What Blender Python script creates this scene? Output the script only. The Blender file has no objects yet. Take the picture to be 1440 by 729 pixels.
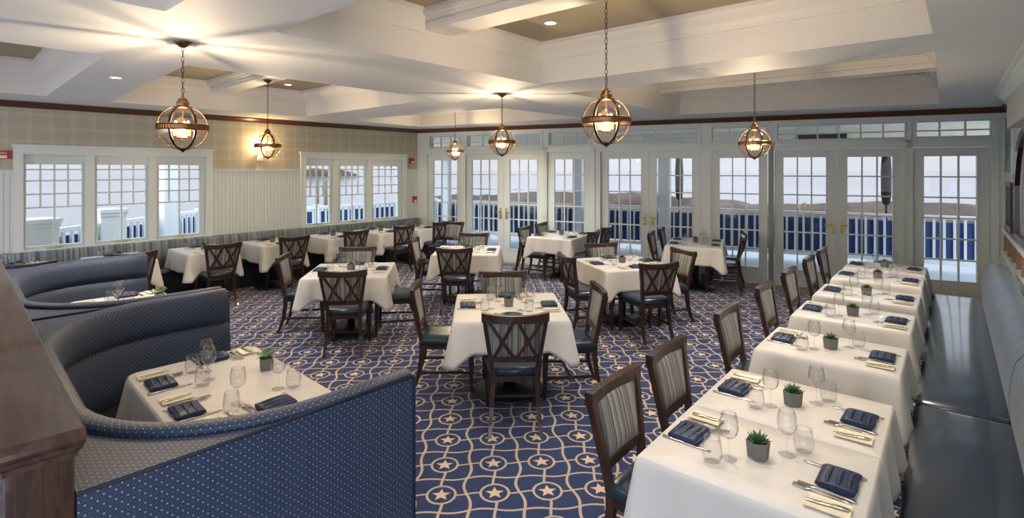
import bpy, bmesh, math, random
from mathutils import Matrix, Vector
from mathutils.geometry import tessellate_polygon
random.seed(7)
PI = math.pi
S = bpy.context.scene
col = S.collection
F, CX, HY, H = 740.0, 720.0, 238.0, 2.0       # focal length in px, principal column, horizon row, eye height

# ------------------------------------------------------------------ camera, world, exposure
cam = bpy.data.objects.new('camera', bpy.data.cameras.new('camera')); col.objects.link(cam)
cam.location = (0, 0, H); cam.rotation_euler = (PI/2, 0, 0)
cam.data.sensor_width = 36; cam.data.lens = 36*F/1440; cam.data.shift_y = -(364.5-HY)/1440
cam.data.clip_start = .05; cam.data.clip_end = 2000
S.camera = cam
S.view_settings.view_transform = 'Standard'; S.view_settings.look = 'None'
S.view_settings.gamma = 1; S.view_settings.use_curve_mapping = False
S.view_settings.exposure = 0.66
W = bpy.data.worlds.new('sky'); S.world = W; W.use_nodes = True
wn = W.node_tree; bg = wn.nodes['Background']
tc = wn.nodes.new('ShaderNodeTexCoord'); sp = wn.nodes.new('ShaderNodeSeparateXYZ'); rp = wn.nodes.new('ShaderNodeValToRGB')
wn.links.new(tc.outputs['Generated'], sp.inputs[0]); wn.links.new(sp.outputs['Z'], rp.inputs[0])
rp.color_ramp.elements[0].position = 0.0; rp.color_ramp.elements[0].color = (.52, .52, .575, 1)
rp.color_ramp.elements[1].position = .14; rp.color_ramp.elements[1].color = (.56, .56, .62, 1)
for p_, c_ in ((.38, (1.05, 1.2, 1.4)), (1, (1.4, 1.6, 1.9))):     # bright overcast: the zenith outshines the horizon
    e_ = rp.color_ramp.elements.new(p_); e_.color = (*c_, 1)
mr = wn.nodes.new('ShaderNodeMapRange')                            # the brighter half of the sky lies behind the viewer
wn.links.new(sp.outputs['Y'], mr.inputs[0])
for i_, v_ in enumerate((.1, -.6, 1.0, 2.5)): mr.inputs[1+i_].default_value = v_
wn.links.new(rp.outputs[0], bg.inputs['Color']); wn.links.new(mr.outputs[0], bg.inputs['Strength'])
S.cycles.max_bounces = 8; S.cycles.diffuse_bounces = 4; S.cycles.glossy_bounces = 4
S.cycles.transparent_max_bounces = 24; S.cycles.transmission_bounces = 6
S.cycles.use_denoising = True; S.cycles.sample_clamp_indirect = 4.0
S.cycles.caustics_reflective = False; S.cycles.caustics_refractive = False

# ------------------------------------------------------------------ material helpers
def new_mat(name):
    m = bpy.data.materials.new(name); m.use_nodes = True
    return m, m.node_tree, m.node_tree.nodes['Principled BSDF']
def mat(name, c, rough=.5, metal=0, coat=0, sheen=0, spec=None):
    m, nt, b = new_mat(name)
    b.inputs['Base Color'].default_value = (*c, 1); b.inputs['Roughness'].default_value = rough
    b.inputs['Metallic'].default_value = metal; b.inputs['Coat Weight'].default_value = coat
    b.inputs['Coat Roughness'].default_value = .12
    b.inputs['Sheen Weight'].default_value = sheen
    if spec is not None: b.inputs['Specular IOR Level'].default_value = spec
    return m
class G:
    def __init__(s, nt): s.nt = nt
    def _set(s, sock, v):
        if isinstance(v, (int, float)): sock.default_value = v
        elif isinstance(v, tuple): sock.default_value = v if len(v) == 4 or sock.type == 'VECTOR' else (*v, 1)
        else: s.nt.links.new(v, sock)
    def m(s, op, a, b=None, c=None):
        n = s.nt.nodes.new('ShaderNodeMath'); n.operation = op
        s._set(n.inputs[0], a)
        if b is not None: s._set(n.inputs[1], b)
        if c is not None: s._set(n.inputs[2], c)
        return n.outputs[0]
    def mix(s, f, a, b):
        n = s.nt.nodes.new('ShaderNodeMix'); n.data_type = 'RGBA'
        s._set(n.inputs[0], f); s._set(n.inputs[6], a); s._set(n.inputs[7], b); return n.outputs[2]
    def xyz(s, v):
        n = s.nt.nodes.new('ShaderNodeSeparateXYZ'); s.nt.links.new(v, n.inputs[0]); return n.outputs
    def vec(s, x, y, z):
        n = s.nt.nodes.new('ShaderNodeCombineXYZ')
        for i, v in enumerate((x, y, z)): s._set(n.inputs[i], v)
        return n.outputs[0]
    def coord(s, k):
        if k == 'Position': return s.nt.nodes.new('ShaderNodeNewGeometry').outputs['Position']
        return s.nt.nodes.new('ShaderNodeTexCoord').outputs[k]
    def noise(s, v, scale, detail=2, rough=.5):
        n = s.nt.nodes.new('ShaderNodeTexNoise'); s.nt.links.new(v, n.inputs['Vector'])
        n.inputs['Scale'].default_value = scale; n.inputs['Detail'].default_value = detail; n.inputs['Roughness'].default_value = rough
        return n.outputs[0]
    def ramp(s, f, stops, const=False):
        n = s.nt.nodes.new('ShaderNodeValToRGB'); s.nt.links.new(f, n.inputs[0]); r = n.color_ramp
        if const: r.interpolation = 'CONSTANT'
        while len(r.elements) < len(stops): r.elements.new(.5)
        for e, (p, c) in zip(r.elements, stops): e.position = p; e.color = (*c, 1)
        return n.outputs[0]
    def bump(s, h, strength, dist=.002):
        n = s.nt.nodes.new('ShaderNodeBump'); s.nt.links.new(h, n.inputs['Height'])
        n.inputs['Strength'].default_value = strength; n.inputs['Distance'].default_value = dist; return n.outputs[0]

M = {}
M['white'] = mat('painted trim', (.74, .80, .785), .4)
M['sash'] = mat('painted sash', (.68, .76, .75), .35)
M['ceil'] = mat('painted ceiling', (.74, .77, .80), .6)
M['cream'] = mat('painted coffer side', (.80, .78, .74), .5)
M['tan'] = mat('khaki ceiling paint', (.40, .34, .24), .7)
M['bead'] = mat('painted beadboard', (.70, .77, .75), .45)
M['crownwood'] = mat('stained crown wood', (.095, .035, .018), .35, coat=.3)
M['basewood'] = mat('light baseboard wood', (.30, .19, .11), .45)
M['leather'] = mat('navy leather', (.012, .028, .048), .3, coat=.15)
M['bench'] = mat('dark blue vinyl', (.008, .022, .042), .36, coat=1)
M['seatnavy'] = mat('dark navy seat fabric', (.008, .012, .03), .8)
M['brass'] = mat('aged brass', (.28, .155, .07), .3, 1)
M['darkbrass'] = mat('dark bronze', (.07, .038, .02), .35, 1)
M['goldbrass'] = mat('polished brass', (.75, .58, .25), .22, 1)
M['steel'] = mat('cutlery steel', (.72, .70, .68), .16, 1)
M['pot'] = mat('grey concrete', (.155, .15, .14), .8)
M['soil'] = mat('soil', (.03, .02, .015), .9)
M['leaf'] = mat('succulent green', (.05, .13, .045), .45)
M['herb'] = mat('leafy green', (.16, .33, .08), .5)
M['black'] = mat('black iron', (.012, .016, .022), .4)
M['plate'] = mat('ivory china', (.80, .72, .52), .2)
M['napkin'] = mat('navy napkin', (.007, .022, .065), .45)
M['red'] = mat('red plastic', (.55, .02, .02), .35)
M['whiteplastic'] = mat('white plastic', (.8, .8, .8), .35)
M['deck'] = mat('pale blue deck boards', (.36, .43, .50), .3)
M['rail'] = mat('white vinyl railing', (.66, .69, .70), .4)
M['screen'] = mat('blue canvas', (.026, .055, .18), .8)
M['porchceil'] = mat('cream porch boards', (.85, .80, .66), .6)
M['umb'] = mat('dark umbrella cloth', (.025, .018, .018), .8)
M['silver'] = mat('mirror silver', (.9, .9, .9), .03, 1)
M['piling'] = mat('weathered piling', (.13, .10, .05), .8)
M['nail'] = mat('nailhead bronze', (.30, .22, .14), .3, 1)

def wood(name, dark, light, scale, rough=.35, coat=.3, axis=2):
    m, nt, b = new_mat(name); g = G(nt)
    o = g.xyz(g.coord('Object')); k = [o[0], o[1], o[2]]
    k = [g.m('MULTIPLY', k[i], .12 if i == axis else 1.0) for i in range(3)]
    v = g.vec(*k); n1 = g.noise(v, scale, 5, .6)
    w = g.m('SINE', g.m('MULTIPLY', n1, 55)); w = g.m('MULTIPLY_ADD', w, .5, .5)
    n2 = g.noise(v, scale*9, 3, .7)
    f = g.m('ADD', g.m('MULTIPLY', w, .55), g.m('MULTIPLY', n2, .45))
    nt.links.new(g.mix(f, dark, light), b.inputs['Base Color'])
    b.inputs['Roughness'].default_value = rough; b.inputs['Coat Weight'].default_value = coat
    nt.links.new(g.bump(f, .15, .001), b.inputs['Normal'])
    return m
M['chairwood'] = wood('dark walnut', (.015, .006, .004), (.052, .021, .013), 3, .34, .25)
M['oak'] = wood('stained oak', (.010, .004, .002), (.055, .022, .008), 11, .35, .3)
M['oakcap'] = wood('polished oak', (.020, .011, .008), (.085, .042, .025), 5, .3, .35, axis=0)

def glass_mat(name, tint, lo, hi, rough=.0, blend=.35):
    """thin clear glass: see-through seen square on, mirror-like at grazing angles"""
    m, nt, b = new_mat(name); nt.nodes.remove(b); g = G(nt)
    tr = nt.nodes.new('ShaderNodeBsdfTransparent'); tr.inputs[0].default_value = (*tint, 1)
    gl = nt.nodes.new('ShaderNodeBsdfGlossy'); gl.inputs['Roughness'].default_value = rough
    lw = nt.nodes.new('ShaderNodeLayerWeight'); lw.inputs[0].default_value = blend
    f = g.m('MULTIPLY_ADD', g.m('POWER', lw.outputs['Facing'], 3.0), hi-lo, lo)
    mx = nt.nodes.new('ShaderNodeMixShader'); nt.links.new(f, mx.inputs[0])
    nt.links.new(tr.outputs[0], mx.inputs[1]); nt.links.new(gl.outputs[0], mx.inputs[2])
    nt.links.new(mx.outputs[0], nt.nodes['Material Output'].inputs[0]); return m
M['pane'] = glass_mat('window pane', (.97, .98, .98), .02, .5, 0, .3)
M['glass'] = glass_mat('table glass', (.98, .98, .985), .04, .95, .02, .45)
M['globe'] = glass_mat('lantern glass', (.96, .93, .88), .2, .75, .03, .4)
def emis(name, c, s):
    m, nt, b = new_mat(name)
    b.inputs['Base Color'].default_value = (*c, 1); b.inputs['Emission Color'].default_value = (*c, 1); b.inputs['Emission Strength'].default_value = s
    return m
M['bulb'] = emis('glowing candle bulb', (1, .72, .38), 20)
M['candle'] = emis('warm candle sleeve', (1, .50, .16), 2.5)
M['lens'] = emis('glowing downlight', (1, .93, .8), 5)
M['sconce'] = emis('glowing sconce shade', (1, .72, .38), 3)

# carpet: navy with rope grid, rings and stars
def carpet():
    m, nt, b = new_mat('nautical carpet'); g = G(nt)
    p = g.xyz(g.coord('Position')); a = math.radians(3.5); C = .328
    dx = g.m('ADD', p[0], .434); dy = g.m('ADD', p[1], -3.229)
    u = g.m('ADD', g.m('MULTIPLY', dx, math.cos(a)/C), g.m('MULTIPLY', dy, math.sin(a)/C))
    v = g.m('SUBTRACT', g.m('MULTIPLY', dy, math.cos(a)/C), g.m('MULTIPLY', dx, math.sin(a)/C))
    cu = g.m('SUBTRACT', g.m('FRACT', g.m('ADD', u, .5)), .5); cv = g.m('SUBTRACT', g.m('FRACT', g.m('ADD', v, .5)), .5)
    r = g.m('SQRT', g.m('ADD', g.m('MULTIPLY', cu, cu), g.m('MULTIPLY', cv, cv)))
    def band(x, w): return g.m('LESS_THAN', g.m('ABSOLUTE', x), w)
    ring = band(g.m('SUBTRACT', r, .265), .024)
    out = g.m('GREATER_THAN', r, .28)
    s1 = g.m('MULTIPLY', g.m('SINE', g.m('MULTIPLY', v, 2*PI)), .045); s2 = g.m('MULTIPLY', g.m('SINE', g.m('MULTIPLY_ADD', v, PI, .8)), .04)
    t1 = g.m('MULTIPLY', g.m('SINE', g.m('MULTIPLY', u, 2*PI)), .035); t2 = g.m('MULTIPLY', g.m('SINE', g.m('MULTIPLY_ADD', u, PI, 2.)), .02)
    vr = band(g.m('SUBTRACT', g.m('FRACT', g.m('ADD', g.m('ADD', u, s1), s2)), .5), .028)
    hr = band(g.m('SUBTRACT', g.m('FRACT', g.m('ADD', g.m('ADD', v, t1), t2)), .5), .024)
    lv = g.m('MULTIPLY', band(g.m('ADD', cu, g.m('MULTIPLY', g.m('SINE', g.m('MULTIPLY', cv, 2*PI)), .03)), .026), out)
    lh = g.m('MULTIPLY', band(g.m('ADD', cv, g.m('MULTIPLY', g.m('SINE', g.m('MULTIPLY', cu, 2*PI)), .03)), .022), out)
    rope = ring
    for q in (vr, hr, lv, lh): rope = g.m('MAXIMUM', rope, q)
    ang = g.m('ARCTAN2', cu, cv)                       # one tip points along +v
    af = g.m('ABSOLUTE', g.m('SUBTRACT', g.m('MULTIPLY', g.m('FRACT', g.m('ADD', g.m('DIVIDE', ang, 2*PI/5), 10.5)), 2*PI/5), PI/5))
    R, ri = .185, .078
    xx = g.m('MULTIPLY', r, g.m('COSINE', af)); yy = g.m('MULTIPLY', r, g.m('SINE', af))
    e = g.m('SUBTRACT', g.m('MULTIPLY', g.m('SUBTRACT', xx, R), ri*math.sin(PI/5)), g.m('MULTIPLY', yy, ri*math.cos(PI/5)-R))
    star = g.m('LESS_THAN', e, 0)
    tw = g.m('MULTIPLY_ADD', g.m('SINE', g.m('MULTIPLY', g.m('ADD', u, g.m('MULTIPLY', v, 1.3)), 2*PI*15)), .5, .5)
    nz = g.noise(g.coord('Position'), 260, 2)
    ropec = g.mix(tw, (.32, .23, .17), (.68, .54, .40))
    base = g.mix(nz, (.006, .019, .075), (.012, .036, .125))
    c1 = g.mix(rope, base, ropec); c2 = g.mix(star, c1, g.mix(nz, (.62, .44, .27), (.72, .56, .40)))
    nt.links.new(c2, b.inputs['Base Color']); b.inputs['Roughness'].default_value = .95
    b.inputs['Sheen Weight'].default_value = .15
    nt.links.new(g.bump(nz, .4, .003), b.inputs['Normal']); return m
M['carpet'] = carpet()
def booth_fab():
    m, nt, b = new_mat('navy dotted weave'); g = G(nt)
    uv = g.xyz(g.coord('UV')); C = .021
    u = g.m('DIVIDE', g.m('ADD', uv[0], uv[1]), C*1.414); v = g.m('DIVIDE', g.m('SUBTRACT', uv[0], uv[1]), C*1.414)
    cu = g.m('ABSOLUTE', g.m('SUBTRACT', g.m('FRACT', u), .5)); cv = g.m('ABSOLUTE', g.m('SUBTRACT', g.m('FRACT', v), .5))
    dot = g.m('LESS_THAN', g.m('ADD', cu, cv), .17)
    ln = g.m('GREATER_THAN', g.m('MAXIMUM', cu, cv), .44)
    nz = g.noise(g.coord('UV'), 900, 1)
    base = g.mix(nz, (.008, .018, .045), (.016, .034, .078))
    c = g.mix(g.m('MULTIPLY', ln, .35), base, (.05, .075, .13)); c = g.mix(dot, c, (.24, .27, .32))
    nt.links.new(c, b.inputs['Base Color']); b.inputs['Roughness'].default_value = .55; b.inputs['Sheen Weight'].default_value = .08
    nt.links.new(g.bump(nz, .3, .001), b.inputs['Normal']); return m
M['booth'] = booth_fab()
def stripes(name, comp, scale, stops, rough=.7, coord='Object'):
    m, nt, b = new_mat(name); g = G(nt)
    o = g.xyz(g.coord(coord)); n = nt.nodes.new('ShaderNodeTexWhiteNoise'); n.noise_dimensions = '1D'
    nt.links.new(g.m('FLOOR', g.m('MULTIPLY', o[comp], scale)), n.inputs['W'])
    nt.links.new(g.ramp(n.outputs[0], stops, True), b.inputs['Base Color'])
    b.inputs['Roughness'].default_value = rough; b.inputs['Sheen Weight'].default_value = .2; return m
SC = [(0, (.26, .24, .21)), (.2, (.06, .068, .08)), (.4, (.13, .13, .13)), (.55, (.35, .32, .27)), (.68, (.055, .045, .04)), (.8, (.13, .15, .18)), (.92, (.30, .22, .13))]
M['stripe'] = stripes('striped chair fabric', 0, 150, SC)
M['wallstripe'] = stripes('grey striped banquette fabric', 0, 55, [(0, (.20, .23, .25)), (.35, (.10, .12, .14)), (.6, (.28, .31, .33)), (.8, (.15, .18, .20))], .7, 'UV')
M['rollstripe'] = stripes('blue grey striped fabric', 0, 70, [(0, (.065, .105, .16)), (.35, (.08, .13, .20)), (.6, (.055, .09, .145)), (.8, (.11, .16, .235))], .45, 'UV')
def paper():
    m, nt, b = new_mat('tan plaid wallpaper'); g = G(nt); o = g.xyz(g.coord('Object'))
    def bands(x, per, w, soft):
        f = g.m('ABSOLUTE', g.m('SUBTRACT', g.m('FRACT', g.m('DIVIDE', x, per)), .5))
        n = nt.nodes.new('ShaderNodeMapRange'); nt.links.new(f, n.inputs[0])
        n.inputs[1].default_value = w; n.inputs[2].default_value = w+soft; n.inputs[3].default_value = 1; n.inputs[4].default_value = 0
        return n.outputs[0]
    v = bands(o[0], .235, .10, .05); h = bands(o[2], .19, .09, .05)
    nz = g.noise(g.vec(g.m('MULTIPLY', o[0], 30), 0.0, g.m('MULTIPLY', o[2], 4)), 1.5, 4)
    c = g.mix(g.m('MULTIPLY', nz, .5), (.52, .48, .35), (.43, .40, .29))
    c = g.mix(g.m('MULTIPLY', g.m('ADD', v, h), .32), c, (.62, .60, .56))
    nt.links.new(c, b.inputs['Base Color']); b.inputs['Roughness'].default_value = .6; return m
M['paper'] = paper()
def cloth():
    m, nt, b = new_mat('white table linen'); g = G(nt)
    o = g.coord('Object'); n1 = g.noise(o, 5, 3); 
    b.inputs['Base Color'].default_value = (.63, .60, .555, 1); b.inputs['Roughness'].default_value = .5
    b.inputs['Sheen Weight'].default_value = .2
    nt.links.new(g.bump(n1, .35, .02), b.inputs['Normal']); return m
M['cloth'] = cloth()
def noisy(name, a, c, scale, rough, comp='Position'):
    m, nt, b = new_mat(name); g = G(nt)
    n = g.noise(g.coord(comp), scale, 4, .6)
    nt.links.new(g.ramp(n, [(.35, a), (.65, c)]), b.inputs['Base Color']); b.inputs['Roughness'].default_value = rough; return m
M['paint'] = noisy('blue seascape paint', (.05, .13, .18), (.33, .42, .42), 4, .5)
M['land'] = noisy('brown marsh', (.026, .015, .009), (.070, .044, .027), .25, .9)
M['water'] = noisy('pale bay water', (.13, .14, .17), (.17, .18, .21), .02, .12)

# ------------------------------------------------------------------ mesh helpers
class MB:
    def __init__(s): s.bm = bmesh.new(); s.uv = s.bm.loops.layers.uv.new('UVMap')
    def box(s, x0, x1, y0, y1, z0, z1, T=None, taper=None):
        v = []
        for z in (z0, z1):
            for x, y in ((x0, y0), (x1, y0), (x1, y1), (x0, y1)):
                p = Vector((x, y, z)); v.append(s.bm.verts.new(T @ p if T else p))
        fs = []
        for f in ((3, 2, 1, 0), (4, 5, 6, 7), (0, 1, 5, 4), (1, 2, 6, 5), (2, 3, 7, 6), (3, 0, 4, 7)):
            fs.append(s.bm.faces.new([v[i] for i in f]))
        return fs
    def bar(s, p, q, w, d, up=(0, 0, 1)):
        p, q = Vector(p), Vector(q); z = (q-p).normalized(); x = Vector(up).cross(z)
        if x.length < 1e-4: x = Vector((1, 0, 0))
        x.normalize(); y = z.cross(x)
        T = Matrix((x, y, z)).transposed().to_4x4(); T.translation = p
        s.box(-w/2, w/2, -d/2, d/2, 0, (q-p).length, T)
    def sweep(s, secs, close=False, cap=True, flip=False, smooth=True):
        """secs: list of rings (lists of points); joins them; uv in metres"""
        rings = [[s.bm.verts.new(p) for p in r] for r in secs]
        n = len(rings[0]); m = len(rings); us = [0.0]; vs = [0.0]
        for i in range(1, m+1): us.append(us[-1] + (Vector(secs[i % m][0])-Vector(secs[i-1][0])).length)
        for j in range(1, n+1): vs.append(vs[-1] + (Vector(secs[0][j % n])-Vector(secs[0][j-1])).length)
        for i in range(m if close == 'ring' else m-1):
            for j in range(n-1 if close in (False, 'ring_open') else n):
                a, b, c, d = rings[i][j], rings[(i+1) % m][j], rings[(i+1) % m][(j+1) % n], rings[i][(j+1) % n]
                q = [a, b, c, d]; t = [(us[i], vs[j]), (us[i+1], vs[j]), (us[i+1], vs[j+1]), (us[i], vs[j+1])]
                if flip: q.reverse(); t.reverse()
                try: f = s.bm.faces.new(q)
                except ValueError: continue
                f.smooth = smooth
                for l, uvv in zip(f.loops, t): l[s.uv].uv = uvv
        if cap and close != 'ring':
            for r in (rings[0], rings[-1]):
                try: s.bm.faces.new(r)
                except ValueError: pass
    def tube(s, pts, r, seg=8, cap=True):
        pts = [Vector(p) for p in pts]; rs = r if isinstance(r, (list, tuple)) else [r]*len(pts); secs = []
        up = Vector((0, 0, 1))
        t0 = (pts[1]-pts[0]).normalized(); x = up.cross(t0)
        if x.length < .01: x = Vector((1, 0, 0))
        x.normalize()
        for i, p in enumerate(pts):
            t = (pts[min(i+1, len(pts)-1)]-pts[max(i-1, 0)]).normalized()
            x = (x - t*x.dot(t)).normalized(); y = t.cross(x)
            secs.append([p + (x*math.cos(2*PI*k/seg) + y*math.sin(2*PI*k/seg))*rs[i] for k in range(seg)])
        s.sweep(secs, close=True, cap=cap)
    def ringtube(s, c, rx, rz, r, n=16, seg=6, T=None):
        """closed elliptical link in the xz plane around c"""
        secs = []
        for i in range(n):
            a = 2*PI*i/n; o = Vector((math.cos(a)*rx, 0, math.sin(a)*rz)); nn = Vector((math.cos(a), 0, math.sin(a)))
            ring = []
            for k in range(seg):
                b = 2*PI*k/seg; q = o + nn*math.cos(b)*r + Vector((0, 1, 0))*math.sin(b)*r
                ring.append((T @ q if T else q) + Vector(c))
            secs.append(ring)
        s.bm.verts.ensure_lookup_table()
        rings = [[s.bm.verts.new(p) for p in r_] for r_ in secs]
        for i in range(n):
            for j in range(seg):
                f = s.bm.faces.new((rings[i][j], rings[(i+1) % n][j], rings[(i+1) % n][(j+1) % seg], rings[i][(j+1) % seg])); f.smooth = True
    def lathe(s, prof, seg=24, c=(0, 0, 0), cap=True, smooth=True):
        secs = [[Vector((r*math.cos(2*PI*k/seg)+c[0], r*math.sin(2*PI*k/seg)+c[1], z+c[2])) for k in range(seg)] for r, z in prof]
        s.sweep(secs, close=True, cap=cap, smooth=smooth)
    def prism(s, poly, z0, z1):
        lo = [s.bm.verts.new((x, y, z0)) for x, y in poly]; hi = [s.bm.verts.new((x, y, z1)) for x, y in poly]
        a = s.bm.faces.new(hi); b = s.bm.faces.new(lo[::-1]); n = len(poly)
        for i in range(n): s.bm.faces.new((lo[i], lo[(i+1) % n], hi[(i+1) % n], hi[i]))
        bmesh.ops.triangulate(s.bm, faces=[a, b])
    def boxuv(s):
        s.bm.normal_update()
        for f in s.bm.faces:
            n = f.normal; k = max(range(3), key=lambda i: abs(n[i]))
            for l in f.loops:
                c = l.vert.co; l[s.uv].uv = (c[1], c[2]) if k == 0 else (c[0], c[2]) if k == 1 else (c[0], c[1])
    def bevel(s, w, seg=2):
        es = [e for e in s.bm.edges if len(e.link_faces) == 2 and e.calc_face_angle(0) > .6]
        bmesh.ops.bevel(s.bm, geom=es, offset=w, segments=seg, profile=.6, affect='EDGES', clamp_overlap=True); return s
    def build(s, name, mt, parent=None, T=None, normals=True):
        if normals: bmesh.ops.recalc_face_normals(s.bm, faces=s.bm.faces)
        me = bpy.data.meshes.new(name); s.bm.to_mesh(me); s.bm.free()
        me.materials.append(M[mt] if isinstance(mt, str) else mt)
        o = bpy.data.objects.new(name, me); col.objects.link(o)
        if parent: o.parent = parent
        if T: o.matrix_world = T
        return o
def tag(o, label=None, cat=None, group=None, kind=None):
    if label: o['label'] = label
    if cat: o['category'] = cat
    if group: o['group'] = group
    if kind: o['kind'] = kind
    return o
def empty(name, T=None):
    o = bpy.data.objects.new(name, None); col.objects.link(o); o.empty_display_size = .1
    if T: o.matrix_world = T
    return o
def copy_tree(o, parent=None):
    c = o.copy(); col.objects.link(c)
    if parent: c.parent = parent
    for ch in kids.get(o.name, o.children): copy_tree(ch, c)
    return c
kids = {}
def snapshot(o):
    kids[o.name] = list(o.children)
    for c in o.children: snapshot(c)
used = set()
def place(proto, T, label, group=None):
    """first use moves the prototype itself, later uses copy it with its parts"""
    if proto.name not in kids: snapshot(proto)
    if proto.name in used: o = copy_tree(proto)
    else: o = proto; used.add(proto.name)
    o.matrix_world = T; o['label'] = label
    if group: o['group'] = group
    return o
def frame(x, y, ang, z=0): return Matrix.Translation((x, y, z)) @ Matrix.Rotation(ang, 4, 'Z')
def px(x, y, z):
    Y = F*abs(z-H)/abs(y-HY); return Vector(((x-CX)/F*Y, Y, z))

# ------------------------------------------------------------------ room frame
ZC, ZT = 2.92, 3.34                              # soffit and coffer tops
A = Vector((-2.2, 12.26)); B = Vector((7.3, 7.77))
fd = (B-A).normalized(); FL = (B-A).length
FW = frame(A.x, A.y, math.atan2(fd.y, fd.x))     # far wall: x along wall, +y outside
ld = Vector((.656, .755)).normalized(); LL = 12.0
L0 = A - ld*LL
LW = frame(L0.x, L0.y, math.atan2(ld.y, ld.x))   # left wall, corner at x = 12
rd = Vector((.64, .768)).normalized(); ra = Vector((rd.y, -rd.x))
RW = frame(B.x, B.y, math.atan2(-rd.y, -rd.x))   # right wall, corner at x = 0, +y outside
def along(T, x):
    """distance along a wall where image column x meets it"""
    o = T.translation; d = T.to_3x3() @ Vector((1, 0, 0)); k = (x-CX)/F
    return (k*o.y-o.x)/(d.x-k*d.y)
def wall_cells(mb, x0, x1, z0, z1, y0, y1, holes):
    xs = sorted({x0, x1, *[h[0] for h in holes if x0 < h[0] < x1], *[h[1] for h in holes if x0 < h[1] < x1]})
    zs = sorted({z0, z1, *[h[2] for h in holes if z0 < h[2] < z1], *[h[3] for h in holes if z0 < h[3] < z1]})
    for a, b in zip(xs, xs[1:]):
        for c, d in zip(zs, zs[1:]):
            if any(h[0] <= (a+b)/2 <= h[1] and h[2] <= (c+d)/2 <= h[3] for h in holes): continue
            mb.box(a, b, y0, y1, c, d)
def S_(o): o['kind'] = 'structure'; return o

# floor
R0 = B - rd*10.2
poly = [(A.x, A.y), (B.x, B.y), (R0.x, R0.y), (-3, -3), (L0.x, L0.y)]
mb = MB(); mb.prism(poly, -.06, 0); S_(mb.build('floor', 'carpet'))
# wood threshold strip along the doors and baseboard
mb = MB(); mb.prism([(0.2, -.03), (FL-.2, -.03), (FL-.2, -.5), (FL*.55, -.34), (.2, -.06)][::-1], 0.0, .012); S_(mb.build('trim_1', 'basewood', T=FW))

# ------------------------------------------------------------------ ceiling with coffers
CF = {}
def q(*pp): return [px(x, y, ZC).xy for x, y in pp]
bigL, bigF, bigR = q((385, 45), (758, 119), (1312, 47)); CF['big'] = [bigL, bigF, bigR, bigL+bigR-bigF]
CF['c2'] = q((152, 143), (430, 164), (615, 139), (262, 92))
CF['c3'] = q((487, 169), (591, 178), (817, 166), (707, 152))
CF['c4'] = q((956, 161), (1321, 146), (1316, 73), (800, 131))
a_, b_ = q((147, 78), (65, 135)); CF['c1'] = [b_-ld*1.5, b_, a_, a_-ld*1.5]
k_ = q((233, 16))[0]; cdir = Vector((.76, -.65)); CF['c0'] = [k_-ld*1.6, k_, k_+cdir*1.5, k_+cdir*1.5-ld*1.6]
def inset(poly, d):
    n = len(poly); c = sum(poly, Vector((0, 0)))/n; out = []
    for i in range(n):
        p, a, b = poly[i], poly[i-1], poly[(i+1) % n]
        e1 = (p-a).normalized(); e2 = (b-p).normalized(); n1 = Vector((-e1.y, e1.x)); n2 = Vector((-e2.y, e2.x))
        if n1.dot(c-p) < 0: n1 = -n1
        if n2.dot(c-p) < 0: n2 = -n2
        m_ = n1+n2; out.append(p + m_*(d/max(.2, m_.dot(n1))))
    return out
mb = MB()
loops = [[Vector((x, y, ZC)) for x, y in poly]] + [[Vector((*p, ZC)) for p in c] for c in CF.values()]
flat = [v for l in loops for v in l]; vs = [mb.bm.verts.new(v) for v in flat]
for t in tessellate_polygon(loops):
    try: mb.bm.faces.new([vs[i] for i in t])
    except ValueError: pass
S_(mb.build('ceiling', 'ceil'))
for i, (k, c) in enumerate(CF.items()):
    mb = MB(); prof = [(0, ZC), (0, 3.16), (.025, 3.165), (.03, 3.19), (.05, 3.23), (.10, 3.28), (.105, 3.31), (.135, 3.315), (.135, ZT)]
    secs = [[Vector((*p, z)) for p in inset(c, d)] for d, z in prof]
    mb.sweep(secs, close=True, cap=False, smooth=False); mb.build('trim_%d' % (10+i), 'cream')['kind'] = 'structure'
    mb = MB(); mb.prism([tuple(p) for p in inset(c, -.02)], ZT, ZT+.03); mb.build('ceiling_coffer', 'tan')['kind'] = 'structure'
def beam(p, r, w, i):
    p, r = Vector(p), Vector(r); d = r-p; T = frame(p.x, p.y, math.atan2(d.y, d.x)); L = d.length; mb = MB()
    mb.box(0, L, -w/2, w/2, 3.18, ZT)
    for e, z0, z1 in ((.015, 3.215, 3.235), (.045, 3.25, 3.28), (.075, 3.28, 3.30), (.09, 3.30, ZT)): mb.box(0, L, -w/2-e, w/2+e, z0, z1)
    S_(mb.build('ceiling_beam', 'cream', T=T))
c = CF['big']; beam(c[0].lerp(c[1], .49), c[3].lerp(c[2], .49), .28, 0)
c = CF['c2']; beam(c[0].lerp(c[1], .5), c[3].lerp(c[2], .5), .26, 1)
c = CF['c3']; beam(c[0].lerp(c[1], .5), c[3].lerp(c[2], .5), .26, 2)
p1, p2 = Vector((2.52, 8.2)), Vector((5.05, 6.2)); dd = (p2-p1).normalized(); beam(p1-dd*.25, p2+dd*.25, .30, 3)

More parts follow.
